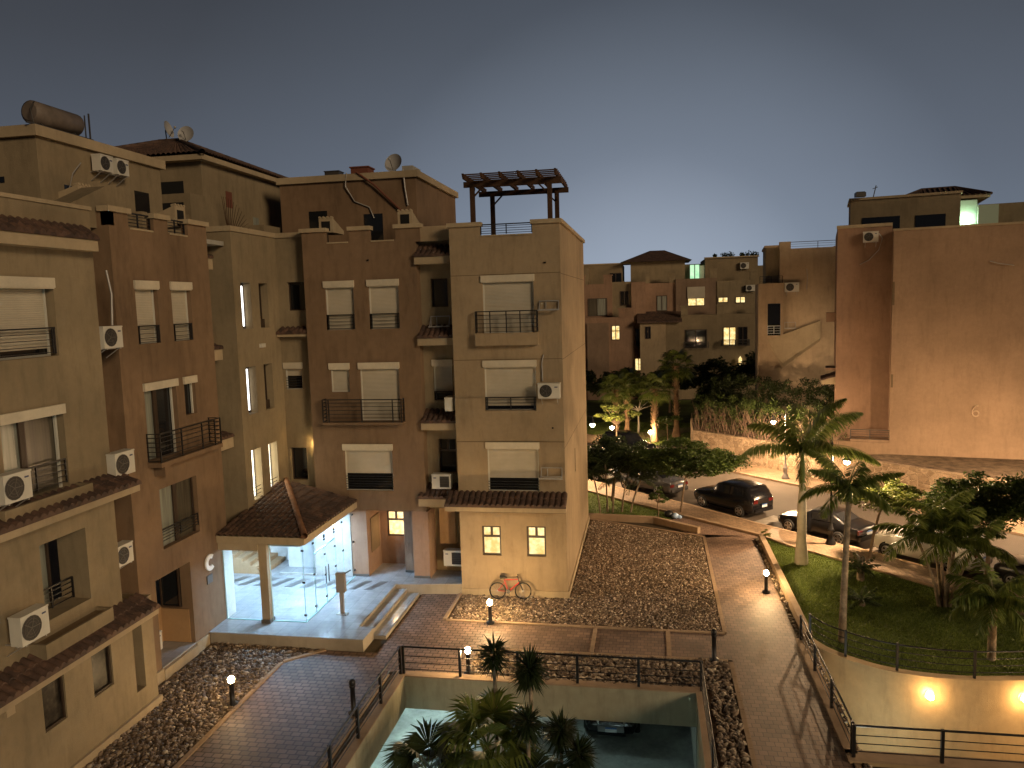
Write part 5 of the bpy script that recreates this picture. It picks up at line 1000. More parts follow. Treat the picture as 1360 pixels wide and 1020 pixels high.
# ================================================================== VEHICLES
def car(name,label,loc,rz,paint,kind='suv',k=1.,group='cars parked along the kerb',plate=True):
    r=thing(name,label,'car',loc,rz,group); Lh=2.25*k
    if kind=='suv': ST=[(-1.,.42,.80,.82,.78),(-.97,.32,1.08,1.12,.88),(-.90,.28,1.12,1.44,.92),(-.78,.27,1.12,1.66,.95),(-.35,.27,1.09,1.74,.96),(.02,.27,1.07,1.70,.96),(.16,.27,1.06,1.60,.96),(.40,.27,1.05,1.12,.95),(.62,.27,1.02,1.05,.94),(.86,.28,.95,.97,.91),(.96,.34,.82,.84,.83),(1.,.44,.66,.68,.70)]
    else: ST=[(-1.,.42,.74,.76,.70),(-.96,.30,.94,.96,.82),(-.78,.25,.98,1.0,.88),(-.66,.25,.97,1.06,.89),(-.38,.25,.95,1.38,.90),(-.05,.25,.93,1.44,.90),(.12,.25,.92,1.38,.90),(.42,.25,.90,.94,.90),(.62,.25,.86,.88,.89),(.86,.26,.78,.80,.85),(.96,.32,.66,.68,.77),(1.,.42,.54,.56,.62)]
    import bisect
    m=MB(); rings=[]; xs=[s[0] for s in ST]; SS=[]
    dense=sorted(set(xs+[-1+.08*i for i in range(26)]))
    for x in dense:
        x=min(max(x,-1),1); j=min(max(bisect.bisect_right(xs,x)-1,0),len(xs)-2); t=(x-xs[j])/(xs[j+1]-xs[j]); t2=t; SS.append([x]+[ST[j][q]+(ST[j+1][q]-ST[j][q])*t2 for q in range(1,5)])
    for x,zl,zb,zr,w_ in SS:
        wr=w_*.80 if zr-zb>.1 else w_*.9; X=x*Lh
        half=[(w_*.88,zl),(w_,zl+.2),(w_*1.0,(zl+zb)/2+.08),(w_*.97,zb-.03),(w_*.93,zb),(wr+.03,zr-.05),(wr-.1,zr+.0),(0,zr+.03)]
        rings.append([(X,y,z) for y,z in half]+[(X,-y,z) for y,z in half[::-1][1:]])
    n=len(rings[0]); vs=[p for g in rings for p in g]; fs=[]
    for i in range(len(rings)-1):
        for j in range(n-1): fs.append((i*n+j,i*n+j+1,(i+1)*n+j+1,(i+1)*n+j))
        fs.append((i*n+n-1,i*n,(i+1)*n,(i+1)*n+n-1))
    fs.append(tuple(range(n))); fs.append(tuple(range((len(rings)-1)*n,len(rings)*n))); m.add(vs,fs,True)
    body=m.build('body',paint,r,False)
    def zat(x,q):
        x=min(max(x,-1),1); j=min(max(bisect.bisect_right(xs,x)-1,0),len(xs)-2); t=(x-xs[j])/(xs[j+1]-xs[j]); return ST[j][q]+(ST[j+1][q]-ST[j][q])*t
    def side(xa,xb,s):
        g=MB(); N_=5; T=[];Bt=[]
        for i in range(N_+1):
            x=xa+(xb-xa)*i/N_; w_=zat(x,4); zb=zat(x,2); zr=zat(x,3); wr=w_*.8; f0=.12; f1=.86
            if zr-zb<.15: f1=.6
            Bt.append((x*Lh,s*(w_*.93+(wr+.03-w_*.93)*f0+.012),zb+(zr-.05-zb)*f0)); T.append((x*Lh,s*(w_*.93+(wr+.03-w_*.93)*f1+.012),zb+(zr-.05-zb)*f1))
        for i in range(N_): g.quad(Bt[i],Bt[i+1],T[i+1],T[i])
        return g
    def cross(xa,xb,):
        g=MB(); A=[];
        for x in (xa,(xa+xb)/2,xb):
            w_=zat(x,4)*.8-.12; z=zat(x,3)+.035; A.append([(x*Lh,w_,z-.02),(x*Lh,0,z+.004),(x*Lh,-w_,z-.02)])
        for i in range(2):
            for j in range(2): g.quad(A[i][j],A[i][j+1],A[i+1][j+1],A[i+1][j])
        return g
    wa,wb=(.18,.41) if kind=='suv' else (.14,.40); ra,rb=(-.95,-.76) if kind=='suv' else (-.64,-.40)
    for s in (1,-1):
        side(-.70 if kind=='suv' else -.5,-.30,s).build('window','glass_dark',body,False); side(-.27,.08,s).build('window','glass_dark',body,False)
    cross(wa,wb).build('windscreen','glass_dark',r,False); cross(ra,rb).build('rear_window','glass_dark',r,False)
    for x in (-.60,.62):
        for s in (1,-1):
            cx=x*Lh; wy=s*.80; a=MB(); P=[(cx+.40*math.cos(q*PI/10),s*.935,.34+.40*math.sin(q*PI/10)) for q in range(20)]; P=[(p[0],p[1],max(p[2],.2)) for p in P]; a.add(P,[tuple(range(20))]); a.build('wheel_arch','mattblack',body,False)
            T=MB(); V=[];
            prof=[(.20,-.1),(.30,-.11),(.335,-.07),(.34,0),(.335,.07),(.30,.11),(.20,.1)]
            for rr,yy in prof:
                for q in range(24): V.append((cx+rr*math.cos(2*PI*q/24),wy+s*.08+yy,.335+rr*math.sin(2*PI*q/24)))
            T.add(V,[(i*24+q,i*24+(q+1)%24,(i+1)*24+(q+1)%24,(i+1)*24+q) for i in range(6) for q in range(24)],True); wh=T.build('wheel','rubber',r,False)
            R=MB(); yo=wy+s*.17
            for q in range(5):
                a0=q*2*PI/5; c_,s_=math.cos(a0),math.sin(a0); 
                R.hexa([(cx-s_*.035,yo,.335+c_*.035),(cx+s_*.035,yo,.335-c_*.035),(cx+s_*.05+c_*.22,yo,.335-c_*.05+s_*.22),(cx-s_*.05+c_*.22,yo,.335+c_*.05+s_*.22),(cx-s_*.035,yo+s*.02,.335+c_*.035),(cx+s_*.035,yo+s*.02,.335-c_*.035),(cx+s_*.05+c_*.22,yo+s*.02,.335-c_*.05+s_*.22),(cx-s_*.05+c_*.22,yo+s*.02,.335+c_*.05+s_*.22)])
            R.tube([(cx+.215*math.cos(2*PI*q/20),yo+s*.01,.335+.215*math.sin(2*PI*q/20)) for q in range(21)],.02,6); R.build('rim','rim',wh,False)
    zf=zat(.92,2); zr_=zat(-.97,2)
    for s in (1,-1):
        MB().add([(Lh*.985,s*.42,zf-.2),(Lh*.90,s*.80,zf-.16),(Lh*.90,s*.80,zf-.04),(Lh*.975,s*.42,zf-.08),(Lh*1.005,s*.42,zf-.2),(Lh*.93,s*.83,zf-.16),(Lh*.92,s*.82,zf-.04),(Lh*.99,s*.42,zf-.08)],[(0,1,2,3),(4,5,6,7),(0,1,5,4),(2,3,7,6),(1,2,6,5),(0,3,7,4)]).build('headlight','headlamp',r,False)
        MB().box(-Lh*1.005,-Lh*.955,s*.62-.16,s*.62+.16,zr_-.22,zr_-.05).build('tail_light','taillamp',r,False)
        MB().box(.2*Lh,.26*Lh,s*.97-.07,s*.97+.07,zat(.2,2)+.0,zat(.2,2)+.13).build('mirror',paint,r,False)
    MB().box(Lh*.985,Lh*1.015,-.45,.45,.42,.62).build('radiator_grille','rim' if paint=='paint_black' else 'mattblack',r,False); MB().box(Lh*.97,Lh*1.02,-.5,.5,.3,.40).build('front_bumper',paint,r,False)
    MB().box(-Lh*1.03,-Lh*.97,-.72,.72,.36,.56).build('rear_bumper',paint,r,False)
    if plate:
        for x0,x1,z in ((Lh*1.015,Lh*1.022,.42),(-Lh*1.04,-Lh*1.032,.62)):
            p=MB().box(x0,x1,-.2,.2,z,z+.17).build('number_plate','plate',r,False); MB().box(x0-.002,x1+.002,-.2,.2,z+.12,z+.172).build('plate_band','plate_blue',p,False)
    return r
A1=math.atan2(.73,-.68)
car('parked_car','black SUV parked at the kerb under the wide feathery tree',(4.6,44.1,0),A1,'paint_black','suv',.97)
car('parked_car','dark sedan parked at the kerb behind the tall royal palm',(8.62,39.55,0),math.atan2(.72,-.69),'paint_dark','sedan',1.02)
car('parked_car','white car parked at the kerb, half hidden by leaves',(12.25,36.0,0),math.atan2(.70,-.72),'paint_white','suv')
car('parked_car','dark car deep under the trees on the right',(15.9,32.3,0),math.atan2(.74,-.66),'paint_dark','suv')
car('parked_car','dark car at the right edge behind the low palms',(19.2,28.,0),math.atan2(.76,-.65),'paint_dark','sedan')
car('parked_car','dark grey car glimpsed through the trees behind the tower corner',(.15,48.3,0),math.atan2(.68,-.73),'paint_silver','sedan')
car('parked_car','pale car further left behind the banana leaves',(-3.9,52.0,0),math.atan2(.66,-.75),'paint_white','sedan')
car('parked_car','black car on the far side of the street by the park',(-1.6,59.9,0),math.atan2(-.68,.73),'paint_black','suv')
car('parked_car','black car with a chrome grille parked under the edge of the garage pit',(-1.4,27.65,-3.3),-PI/2,'paint_black','suv',1.,'cars in the garage')
car('parked_car','silver car inside the garage behind the left concrete pillar',(-6.3,27.6,-3.3),-PI/2,'paint_silver','suv',1.,'cars in the garage') if False else car('parked_car','white car inside the garage right of the concrete pillar',(-3.95,27.4,-3.3),-PI/2,'paint_white','sedan',1.,'cars in the garage')

# bicycle
B_=thing('bicycle','red bicycle leaning against the foot of the tan tower','bicycle',(-5.6,29.6,.05),0)
def wheel(cx,name='wheel'):
    m=MB().tube([(cx+.32*math.cos(q*PI/14),-.0,.34+.32*math.sin(q*PI/14)) for q in range(29)],.026,6,False).build(name,'rubber',B_,False)
    s=MB()
    for q in range(12): s.tube([(cx,0,.34),(cx+.3*math.cos(q*PI/6),0,.34+.3*math.sin(q*PI/6))],.004,4,False)
    s.tube([(cx,-.04,.34),(cx,.04,.34)],.03,8); s.build('spokes','rim',m,False)
wheel(-.52);wheel(.52)
m=MB(); bb=(-.08,0,.32); sd=(-.25,0,.78); hd=(.33,0,.80); hb=(.36,0,.68)
for a,b,r_ in ((bb,sd,.022),(sd,hd,.022),(bb,hb,.028),((-.52,0,.34),bb,.016),((-.52,0,.34),(-.22,0,.68),.014)): m.tube([a,b],r_,8)
m.build('frame','red',B_,False)
MB().tube([hd,(.40,0,.6),(.52,.0,.34)],.022,8).tube([hd,(.31,0,.92)],.018,6).build('fork','iron',B_,False)
MB().tube([(.27,-.24,.96),(.31,-.1,.93),(.31,.1,.93),(.27,.24,.96)],.016,6).build('handlebar','iron',B_,False)
MB().tube([(-.42,0,.88),(-.28,0,.90),(-.12,0,.87)],[.07,.06,.025],8).tube([sd,(-.27,0,.88)],.014,6).build('saddle','rubber',B_,False)
MB().tube([(bb[0],-.05,bb[2]),(bb[0],.05,bb[2])],.09,14).tube([(-.08,-.07,.32),(-.0,-.1,.18)],.012,5).tube([(-.08,.07,.32),(-.16,.1,.46)],.012,5).build('crank','iron',B_,False)
B_.rotation_euler=(R_(-10),0,R_(3)); B_.scale=(1.0,1.0,1.0)
tag(MB().sphere((1.38,41.95,.17),.2,10,7,.8).sphere((1.62,41.9,.12),.13,8,6,.8).build('rubbish_bag','bag_blue'),'crumpled pale blue bag on the kerb under the spreading tree','bag')
tag(MB().sphere((1.05,42.2,.2),.26,10,7,.8).build('rubbish_bag','bag_black'),'black rubbish bag next to the pale blue one','bag')
# hatch covers seen on the pavement etc
pp=MB(); pp.quad((5.4,41.6,.008),(7.0,40.05,.008),(8.3,41.3,.008),(6.7,43.0,.008)); struct(pp.build('road_patch','pale_patch'))

# ================================================================== VEGETATION
def nrm(v): v=np.array(v,float); return v/np.linalg.norm(v)
class Leaves:
    def __init__(s): s.V=[];s.n=0
    def quads(s,Q): s.V.append(np.asarray(Q,float).reshape(-1,3))      # Q (n,4,3)
    def build(s,name,mat,parent): V=np.concatenate(s.V); return npmesh(name,V,np.arange(len(V)).reshape(-1,4),mat,parent,world=False)
def frond(Lv,mb,base,az,el,L,droop,n=22,ll=.45,lw_=.035,roll=0.,mid=True,hang=.5):
    """pinnate palm frond"""
    t=np.linspace(0,1,n+1); ang=el-droop*t**1.3; dx=np.cos(ang)*L/n; dz=np.sin(ang)*L/n; r=np.concatenate([[0],np.cumsum(dx[:-1])]); z=np.concatenate([[0],np.cumsum(dz[:-1])])
    d=np.array([math.cos(az),math.sin(az),0]); sdv=np.array([-math.sin(az),math.cos(az),0]); P=np.array(base)+r[:,None]*d+z[:,None]*np.array([0,0,1.])
    mb.tube([tuple(p) for p in P[::3]]+[tuple(P[-1])],[.022*(1-.85*i/(len(P[::3]))) for i in range(len(P[::3])+1)],4,False)
    k=np.arange(2,n+1); tt=t[k]; m=len(k); Q=[]
    for s in (1,-1):
        le=ll*np.sin(PI*np.clip(tt*.92+.08,0,1))**.6*(1+RNG.uniform(-.12,.12,m)); tang=np.stack([np.cos(ang[k])*d[0],np.cos(ang[k])*d[1],np.sin(ang[k])],1)
        up=np.cross(np.broadcast_to(sdv,(m,3)),tang); hg=hang+RNG.uniform(-.25,.25,m)
        dr=sdv*s*np.cos(hg)[:,None]*.85+tang*.5-np.abs(np.sin(hg))[:,None]*np.array([0,0,1.])+up*0; dr/=np.linalg.norm(dr,axis=1)[:,None]
        wv=tang*lw_; p0=P[k]; p1=p0+dr*le[:,None]*.55; p2=p0+dr*le[:,None]-np.array([0,0,.12])*le[:,None]
        Q.append(np.stack([p0-wv*.5,p1-wv*.6,p2,p1+wv*.6],1))
    Lv.quads(np.concatenate(Q))
def fan(Lv,mb,base,az,el,pet,R,n=26,droop=.25,w_=.06):
    d=np.array([math.cos(az)*math.cos(el),math.sin(az)*math.cos(el),math.sin(el)]); s=np.array([-math.sin(az),math.cos(az),0]); u=np.cross(s,d); C=np.array(base)+d*pet
    mb.tube([tuple(base),tuple(np.array(base)+d*pet*.5+np.array([0,0,.03])),tuple(C)],[.02,.015,.01],4,False)
    a=np.linspace(-2.15,2.15,n)+RNG.normal(0,.03,n); dr=np.cos(a)[:,None]*d+np.sin(a)[:,None]*s+u*.12; RR=R*(1-.16*(np.abs(a)/2.15)**2)*(1+RNG.uniform(-.08,.08,n))
    pr=-np.sin(a)[:,None]*d+np.cos(a)[:,None]*s; p1=C+dr*RR[:,None]*.55; p2=C+dr*RR[:,None]-np.array([0,0,droop])*RR[:,None]
    ww=(w_*(R/.6)); Lv.quads(np.stack([np.broadcast_to(C,(n,3)),p1-pr*ww*.5,p2,p1+pr*ww*.5],1))
def swords(Lv,C,n,L,w_,elmin=-.9,droop=.25):
    az=RNG.uniform(0,2*PI,n); z=RNG.uniform(math.sin(elmin),1,n); el=np.arcsin(z); d=np.stack([np.cos(az)*np.cos(el),np.sin(az)*np.cos(el),z],1); s=np.stack([-np.sin(az),np.cos(az),0*az],1)
    LL=L*RNG.uniform(.8,1.1,n); C=np.array(C); p0=C+d*.05; p1=C+d*LL[:,None]*.5; p2=C+d*LL[:,None]-np.array([0,0,1.])*(droop*LL*np.cos(el))[:,None]
    Lv.quads(np.stack([p0-s*w_*.4,p1-s*w_*.6,p2,p1+s*w_*.6],1)); 
def cloud(Lv,C,R,n,size,flat=1.,shell=.5,tilt=1.):
    d=RNG.normal(size=(n,3)); d/=np.linalg.norm(d,axis=1)[:,None]; r=shell+(1-shell)*RNG.random(n); r=r**.6; P=np.array(C)+d*r[:,None]*np.array(R)
    a=RNG.normal(size=(n,3)); a[:,2]*=tilt; a/=np.linalg.norm(a,axis=1)[:,None]; b=np.cross(a,RNG.normal(size=(n,3))); b/=np.linalg.norm(b,axis=1)[:,None]; s=size*RNG.uniform(.6,1.3,n)[:,None]
    Lv.quads(np.stack([P-a*s,P-b*s*.42,P+a*s,P+b*s*.42],1))
def tree(name,label,loc,H,crown,mat='leaf',bark='bark',r=.09,clumps=26,per=130,size=.09,cat='tree',group='trees along the street',lean=(0,0),nl=7,flat=.35,holes=.0,cz=None,tilt=.5):
    """crown=(rx,ry,rz); leaf clumps spread in the crown, limbs reach towards them"""
    o=thing(name,label,cat,loc,RNG.uniform(0,6.28)*0,group); mb=MB(); Lv=Leaves(); rx,ry,rz=crown; cz=cz if cz is not None else H-rz*.9; top=Vector((lean[0],lean[1],cz-rz*.55))
    mb.tube([(0,0,-.02),(lean[0]*.2+.03,lean[1]*.2,top.z*.4),(lean[0]*.7-.02,lean[1]*.7,top.z*.8),tuple(top)],[r*1.25,r,r*.85,r*.7],8)
    for i in range(clumps):
        q=2*PI*(i*.618+RNG.uniform(-.04,.04)); rr=math.sqrt((i+.5)/clumps); zz=RNG.uniform(-.5,1)*(1-rr*rr*.7); c=Vector((lean[0]+rx*rr*math.cos(q)*.88,lean[1]+ry*rr*math.sin(q)*.88,cz+rz*zz*.8-rz*.25*rr*rr))
        cr=min(rx,ry)*RNG.uniform(.2,.34)
        cloud(Lv,c,(cr,cr,cr*flat*1.2),int(per*RNG.uniform(.7,1.3)),size,shell=.1,tilt=tilt)
        if i%max(1,clumps//(nl*2))==0: mid=top.lerp(c,.5)+Vector((0,0,rz*.05)); mb.tube([tuple(top),tuple(mid),tuple(c)],[r*.5,r*.28,r*.1],5,False)
    mb.build('trunk',bark,o,False); Lv.build('crown',mat,o); return o
def pinnate(name,label,loc,H,nf,L,trunk,mat='palm_leaf',cat='palm tree',group='palms of the garden',crownshaft=None,ll=.45,lean=(0,0),el=(-.15,1.25),droop=(1.0,1.7),n=26,stems=None,lw_=.035,hang=.55,az0=0.):
    o=thing(name,label,cat,loc,0,group); mb=MB(); Lv=Leaves(); rb=MB(); stems=stems or [(0,0,lean[0],lean[1],H,nf)]
    for (bx,by,tx,ty,h,f) in stems:
        pts=[(bx+(tx-bx)*t**1.4,by+(ty-by)*t**1.4,h*t) for t in np.linspace(0,1,len(trunk))]
        mb.tube(pts,list(trunk),10)
        if trunk[0]>.05 and name!='royal_palm':
            for k in range(int(h/.22)):
                t=(k+.5)*.22/h
                if t<1: i=min(int(t*(len(trunk)-1)),len(trunk)-2); rr=trunk[i]+(trunk[i+1]-trunk[i])*(t*(len(trunk)-1)-i); p=(bx+(tx-bx)*t**1.4,by+(ty-by)*t**1.4,h*t); mb.tube([(p[0],p[1],p[2]-.02),(p[0],p[1],p[2]+.02)],[rr*1.06,rr*1.0],10,False)
        top=(tx,ty,h)
        if crownshaft: MB().tube([(tx,ty,h-.05),(tx,ty,h+crownshaft*.4),(tx,ty,h+crownshaft)],[trunk[-1]*1.15,trunk[-1]*1.1,.05],10).build('crownshaft','shaft',o,False); top=(tx,ty,h+crownshaft*.92)
        for k in range(f):
            a=2*PI*k*.618+RNG.uniform(-.15,.15)+az0; e=el[0]+(el[1]-el[0])*(k+.5)/f; frond(Lv,rb,top,a,e,L*RNG.uniform(.9,1.08),RNG.uniform(*droop)*(1-.25*k/f),n,ll,lw_,hang=hang)
    mb.build('trunk','white_bark' if name=='royal_palm' else 'palm_bark',o,False); c=Lv.build('crown',mat,o); rb.build('rachis','shaft',c,False); return o
pinnate('royal_palm','tall royal palm with a swollen smooth grey trunk on the lawn',(6.65,35.0,.05),3.75,12,3.2,[.30,.27,.22,.2,.2,.19,.15,.11],crownshaft=1.55,ll=.72,n=70,el=(-.1,1.5),droop=(1.25,1.8),lw_=.065,hang=.85,az0=.55)
pinnate('feather_palm','slender palm with a thin white-ringed trunk near the curved railing',(6.5,27.0,.05),5.0,13,1.75,[.14,.12,.11,.105,.10,.095],crownshaft=.5,ll=.48,n=50,lw_=.05,lean=(.14,0.),el=(-.2,1.2),droop=(1.,1.6),hang=.7)
pinnate('feather_palm','short palm with a pale ringed trunk and bushy yellow-green crown at the right edge',(10.85,26.1,.05),2.1,17,1.55,[.13,.125,.12,.12],mat='palm_leaf',ll=.55,n=44,lw_=.06,el=(-.5,1.2),droop=(.9,1.5),hang=.6)
pinnate('areca_palm','clump of many pale slender stems with arching dark fronds on the lawn',(10.95,30.5,.05),3,9,1.9,[.075,.06,.05,.05],stems=[(-.15,0,-1.0,.1,2.7,7),(-.05,.1,-.4,.3,3.1,7),(.05,0,.15,-.2,2.6,7),(.12,.1,.55,.3,2.9,7),(.2,0,1.0,0,2.3,7),(0,.15,.1,.8,3.3,7)],ll=.5,n=38,lw_=.06,el=(-.1,1.3),droop=(1.2,1.9),mat='palm_leaf',hang=.6)
pinnate('areca_palm','dark clump of thin palms and dead fronds at the corner of the tan tower',(-2.35,42.7,.05),3,6,1.5,[.06,.05,.045,.04],stems=[(-.4,0,-.8,0,2.3,6),(0,.2,-.1,.4,2.7,6),(.3,0,.5,-.2,2.1,6),(.8,.3,1.2,.4,2.3,6),(1.3,.2,1.9,.3,1.9,6)],ll=.4,n=22,el=(-.3,1.2),droop=(1.,1.9),mat='leaf_dark',group='trees along the street')
pinnate('cycad','low dark rosette of stiff fronds on a stump beside the lawn edge',(8.65,33.1,.05),.55,16,.75,[.16,.14],ll=.2,n=20,el=(-.2,1.1),droop=(.5,1.1),mat='leaf_dark',cat='shrub',group='shrubs on the lawns')
pinnate('cycad','low dark bush in the middle of the lawn behind the thin palm',(8.0,30.3,.05),.25,14,.8,[.12,.1],ll=.2,n=20,el=(-.1,.9),droop=(.4,1.),mat='leaf_dark',cat='shrub',group='shrubs on the lawns')
def washingtonia(loc,H,label,s=1.,dry=True):
    o=thing('fan_palm',label,'palm tree',loc,0,'fan palms of the far park'); mb=MB(); pts=[(0,0,0),(.02,0,H*.15),(.0,0,H*.5),(.05,0,H)]; mb.tube(pts,[.34*s,.2*s,.17*s,.2*s],9)
    for k in range(70): q=k*2.4; z=H*(.25+.75*k/70); r=.19*s; mb.bar((r*math.cos(q),r*math.sin(q),z),((r+.14)*math.cos(q),(r+.14)*math.sin(q),z+.16),.05)
    mb.build('trunk','palm_rough',o,False); Lv=Leaves(); rb=MB()
    for k in range(30): fan(Lv,rb,(.05,0,H),k*2.4,-.7+1.95*k/30,.95*s,.75*s,24,.35,.055)
    c=Lv.build('crown','palm_leaf',o); rb.build('petioles','shaft',c,False); return o
washingtonia((-2.75,65.6,.05),4.4,'rough-trunked fan palm beside the left path lamp',1.1); washingtonia((-1.9,69.,.05),4.6,'second fan palm trunk just behind the left one',1.05); washingtonia((.5,65.,.05),4.5,'fan palm lit orange at its foot by the right path lamp',1.1); washingtonia((2.35,67.2,.05),6.2,'tallest fan palm with a white painted foot in the far park',1.15)
def fan_cluster(loc,stems,R,n,label,mat='yucca_leaf',pet=.7,elr=(-.3,1.3),seg=30,w_=.05):
    o=thing('fan_palm',label,'palm tree',loc,0,'palms growing up from the garage pit'); mb=MB(); mb.tube([(0,0,0),(.03,.02,stems*.5),(0,0,stems)],[.15,.12,.11],9); mb.build('trunk','palm_rough',o,False); Lv=Leaves(); rb=MB()
    for k in range(n): fan(Lv,rb,(0,0,stems),k*2.4+.5,elr[0]+(elr[1]-elr[0])*k/n,pet*RNG.uniform(.8,1.15),R,seg,.3,w_)
    c=Lv.build('crown',mat,o); rb.build('petioles','shaft',c,False); return o
fan_cluster((-4.25,18.6,-3.3),3.8,.95,18,'green fan palm in the middle of the pit clump','palm_leaf'); fan_cluster((-5.8,18.3,-3.3),3.1,1.0,14,'dark fan palm with a broad leaf at the left of the pit clump'); fan_cluster((-2.9,17.6,-3.3),2.9,.85,14,'dark low fan palm under the tall spiky crown')
def cordyline(loc,H,L,n,label,lean=(0,0)):
    o=thing('spiky_palm',label,'palm tree',loc,0,'palms growing up from the garage pit'); MB().tube([(0,0,0),(lean[0]*.3,lean[1]*.3,H*.5),(lean[0],lean[1],H)],[.09,.06,.05],8).build('trunk','palm_bark',o,False); Lv=Leaves(); 
    for dz,k in ((0,.5),(.12,.3),(-.16,.2)): swords(Lv,(lean[0],lean[1],H+dz),int(n*k),L,.05,-.95,.15)
    Lv.build('crown','yucca_leaf',o); return o
cordyline((-4.15,19.3,-3.3),5.95,.55,190,'thin-stemmed spiky crown beside the lit bollard'); cordyline((-2.95,18.6,-3.3),5.85,.62,330,'largest spiky crown in the middle of the pit clump',(-.15,.1)); cordyline((-2.35,18.9,-3.3),4.1,.6,260,'lower spiky crown right of the tallest one'); cordyline((-1.85,18.5,-3.3),3.75,.6,240,'rightmost spiky crown reaching over the garage car'); cordyline((-3.1,18.2,-3.3),4.7,.55,200,'spiky crown just below the tallest one')
# feathery street trees
tree('street_tree','wide flat feathery tree spreading over the black SUV',(1.72,42.9,.1),4.4,(3.2,2.5,1.3),'leaf','bark',.055,105,200,.085,lean=(.35,-.3),flat=.28,tilt=.35,cz=3.1)
tree('street_tree','dark dense tree behind the tower corner over the parked cars',(-2.2,45.2,.1),4.3,(3.4,2.2,1.7),'leaf_dark','bark',.07,80,210,.10,lean=(.2,0),flat=.6,cz=2.5)
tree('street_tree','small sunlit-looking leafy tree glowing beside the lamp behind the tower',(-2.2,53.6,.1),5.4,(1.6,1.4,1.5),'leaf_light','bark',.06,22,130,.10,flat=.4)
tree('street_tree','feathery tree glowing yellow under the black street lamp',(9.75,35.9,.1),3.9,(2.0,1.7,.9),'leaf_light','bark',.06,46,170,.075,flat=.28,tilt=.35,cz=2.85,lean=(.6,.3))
tree('street_tree','broad dark tree hanging over the dark car on the right',(13.6,33.4,.1),4.6,(2.6,2.2,1.6),'leaf','bark',.08,95,190,.085,flat=.3,tilt=.35,cz=3.3)
tree('street_tree','bright green tree at the right edge above the pavement',(16.2,31.6,.1),5.6,(2.6,2.4,1.5),'leaf','bark',.09,50,180,.10,flat=.4)
tree('street_tree','dark leafy tree at the right edge behind the short palm',(16.0,27.2,.05),3.4,(2.2,1.8,1.2),'leaf_dark','bark',.08,50,170,.09,flat=.5)
tree('shrub','small thin shrub with a pale stem beside the gravel bed',(.45,41.75,.1),1.9,(.6,.5,.7),'leaf','bark',.03,14,60,.08,cat='shrub',group='shrubs on the lawns',cz=1.2)
tree('shrub','tiny bright green plant at the corner of the lawn',(5.6,38.3,.05),.6,(.32,.3,.25),'leaf_light','bark',.02,8,60,.05,cat='shrub',group='shrubs on the lawns',cz=.35)
tree('sapling','young round-headed tree tied to a stake in the far park',(1.5,63.0,.05),2.9,(1.2,1.0,.8),'leaf','bark',.04,16,90,.11,group='trees of the far park',cz=2.2)
tree('small_tree','bare branching tree in the far park between the palms',(-.9,69.5,.05),3.6,(1.4,1.0,1.1),'leaf_dark','white_bark',.09,10,20,.10,group='trees of the far park',cz=2.6,nl=10)
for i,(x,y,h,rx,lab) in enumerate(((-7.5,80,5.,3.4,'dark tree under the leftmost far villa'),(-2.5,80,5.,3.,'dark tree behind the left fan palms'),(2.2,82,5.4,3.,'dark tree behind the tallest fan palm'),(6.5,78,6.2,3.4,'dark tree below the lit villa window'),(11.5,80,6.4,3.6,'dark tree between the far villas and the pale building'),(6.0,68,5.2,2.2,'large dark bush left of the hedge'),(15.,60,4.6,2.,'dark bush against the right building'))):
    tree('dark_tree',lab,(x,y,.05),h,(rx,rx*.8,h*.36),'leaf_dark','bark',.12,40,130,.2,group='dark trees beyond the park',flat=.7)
# hedges over the stone wall
def hedge(pts,z0,z1,th,label,mat,twigs,n,size=.1):
    a=Vector((*pts[0],0)); o=thing('hedge',label,'hedge',(a.x,a.y,z0),0,'hedges above the stone wall'); Lv=Leaves(); tb=MB(); segs=[]
    tot=sum((Vector(pts[i+1])-Vector(pts[i])).length for i in range(len(pts)-1))
    for i in range(len(pts)-1):
        p,q=Vector((*pts[i],0)),Vector((*pts[i+1],0)); L=(q-p).length; k=int(L/.55); d=(q-p)/L; nn=Vector((-d.y,d.x,0))
        for j in range(k+1):
            c=p.lerp(q,j/max(k,1))-a; 
            for z in np.arange(z0+.25,z1,.42):
                fr=(z-z0)/(z1-z0); dens=(fr*1.1+.3) if twigs else 1.
                cc=c+nn*RNG.uniform(-th,th)*.4+Vector((0,0,z-z0+RNG.uniform(-.2,.25)*(1+fr))); cloud(Lv,cc,(.45,.45,.34),int(n*min(1,dens)),size,shell=.1)
            if twigs:
                for t in range(11):
                    b=c+nn*RNG.uniform(-th*.5,th*.5)+d*RNG.uniform(-.3,.3); h=RNG.uniform(.5,1)*(z1-z0)*.9; w1=Vector((RNG.uniform(-.35,.35),RNG.uniform(-.35,.35),h*.5)); w2=Vector((RNG.uniform(-.6,.6),RNG.uniform(-.6,.6),h)); tb.tube([tuple(b),tuple(b+w1),tuple(b+w2)],[.022,.016,.007],4,False,False)
    Lv.build('leaves',mat,o)
    if twigs: tb.build('twigs','twig',o,False)
    return o
M['twig']=varied('twig',(.19,.125,.09),.9,2,10,.35,.1,.01,10)
hedge([(3.9,60.2),(7.1,56.9),(10.1,53.6),(12.,51.)],1.95,4.5,1.1,'twiggy hedge with bare reddish branches on top of the stone wall','leaf',True,60,.065)
hedge([(5.5,63.),(9,59.8),(12.5,56.6),(14.5,53.5)],1.9,5.9,1.6,'taller dark leafy hedge behind the twiggy one','leaf_dark',False,90,.10)
m=Leaves(); 
for i,(x,z,r_) in enumerate(((8.0,16.85,.25),(8.9,16.9,.4),(9.6,16.95,.45),(11.0,16.9,.3),(11.7,17.0,.55),(12.5,16.95,.45))): pass
tr_=thing('potted_plants','row of small dark bushes on the far villa roof','plants',(10.3,98,16.7)); m=Leaves()
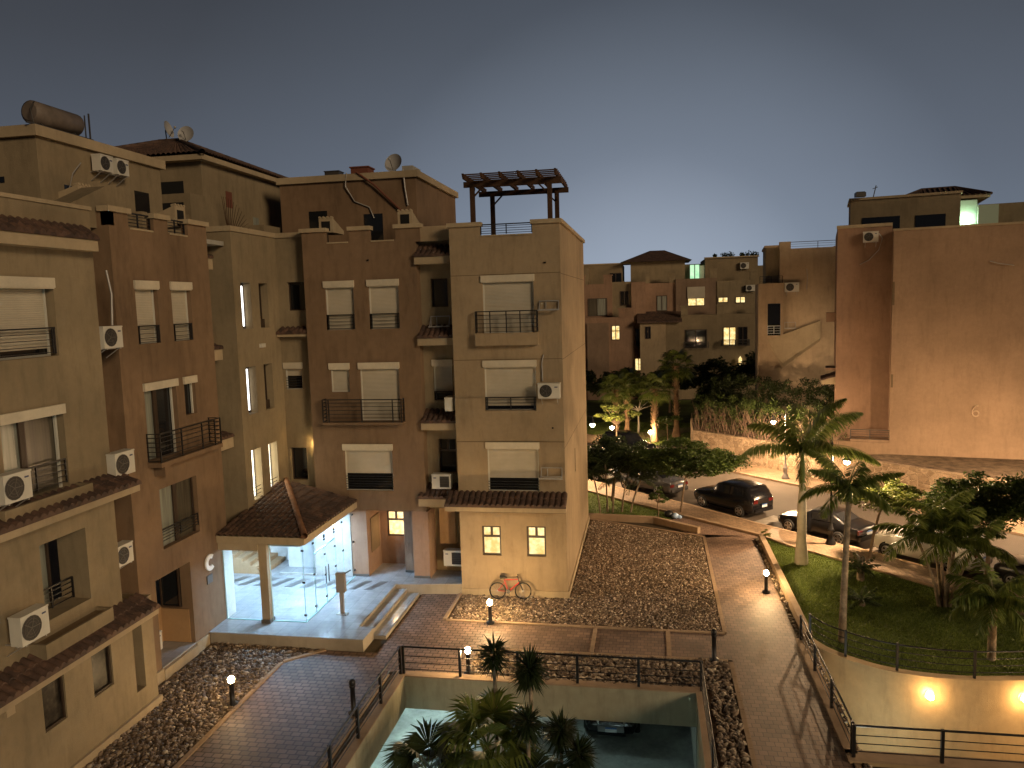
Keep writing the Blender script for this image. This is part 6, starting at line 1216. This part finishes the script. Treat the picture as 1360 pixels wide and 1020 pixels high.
for x,r_ in ((-2.1,.3),(-1.,.45),(-.3,.5),(1.1,.35),(1.9,.55),(2.6,.5)): cloud(m,(x,0,.3),(r_,r_*.7,r_*.9),120,.14,shell=.1)
m.build('foliage','leaf_dark',tr_)
bp=thing('roof_plant','bare dry fan of stems on the terrace below the hipped roof','plant',(-17.6,31.0,14.9)); m=MB()
for k in range(16): a=-.2+k*.13; m.tube([(0,0,0),(.15*math.cos(a*2),.6*math.cos(a),.5+.5*math.sin(a)),(.2*math.cos(a*2),1.3*math.cos(a),.5+1.5*abs(math.sin(a)))],[.025,.015,.008],4,False)
m.build('stems','wood',bp,False)

# small things on the walls
for F_,a,z in ((FG,-3.9,13.5),(FG,-3.75,7.0),(FE,-11.3,13.9)):
    tag(MB().lathe([(0,0),(.05,0),(.05,.06),(0,.06)],(0,0,0),10).build('wall_vent','mattblack'),'small round dark vent hole high on the facade','vent','small vents on the facades').location=F_.p(a,z,.01)
fl=thing('flood_lamp','small pale box lamp on the olive stair wall between the window rows','wall lamp',FC.p(29.2,10.55,0)); MB().fbox(FC,29.1,29.4,10.5,10.66,0,.12).build('casing','ac_white',fl)
# separate the loose pieces of a few multi-piece parts into parts of their own
def islands(me):
    par=list(range(len(me.vertices)))
    def fd(i):
        while par[i]!=i: par[i]=par[par[i]]; i=par[i]
        return i
    for e in me.edges: a,b=fd(e.vertices[0]),fd(e.vertices[1]); par[a]=b
    g={}
    for p in me.polygons: g.setdefault(fd(p.vertices[0]),[]).append(p)
    return list(g.values())
for o in [o for o in COL.objects if o.type=='MESH' and o.parent and o.name.split('.')[0] in ('skirting','balcony_slab','parapet','plinth','penthouse_wall','balcony_edge')]:
    me=o.data; gs=islands(me)
    if len(gs)<2: continue
    for g in gs:
        ids=sorted({v for p in g for v in p.vertices}); mp={v:i for i,v in enumerate(ids)}
        n=bpy.data.meshes.new(me.name); n.from_pydata([me.vertices[v].co for v in ids],[],[[mp[v] for v in p.vertices] for p in g]); n.materials.append(me.materials[0])
        q=bpy.data.objects.new(o.name.split('.')[0],n); COL.objects.link(q); q.parent=o.parent
        if g is gs[0]:
            for ch in list(o.children): ch.parent=q
    bpy.data.objects.remove(o)
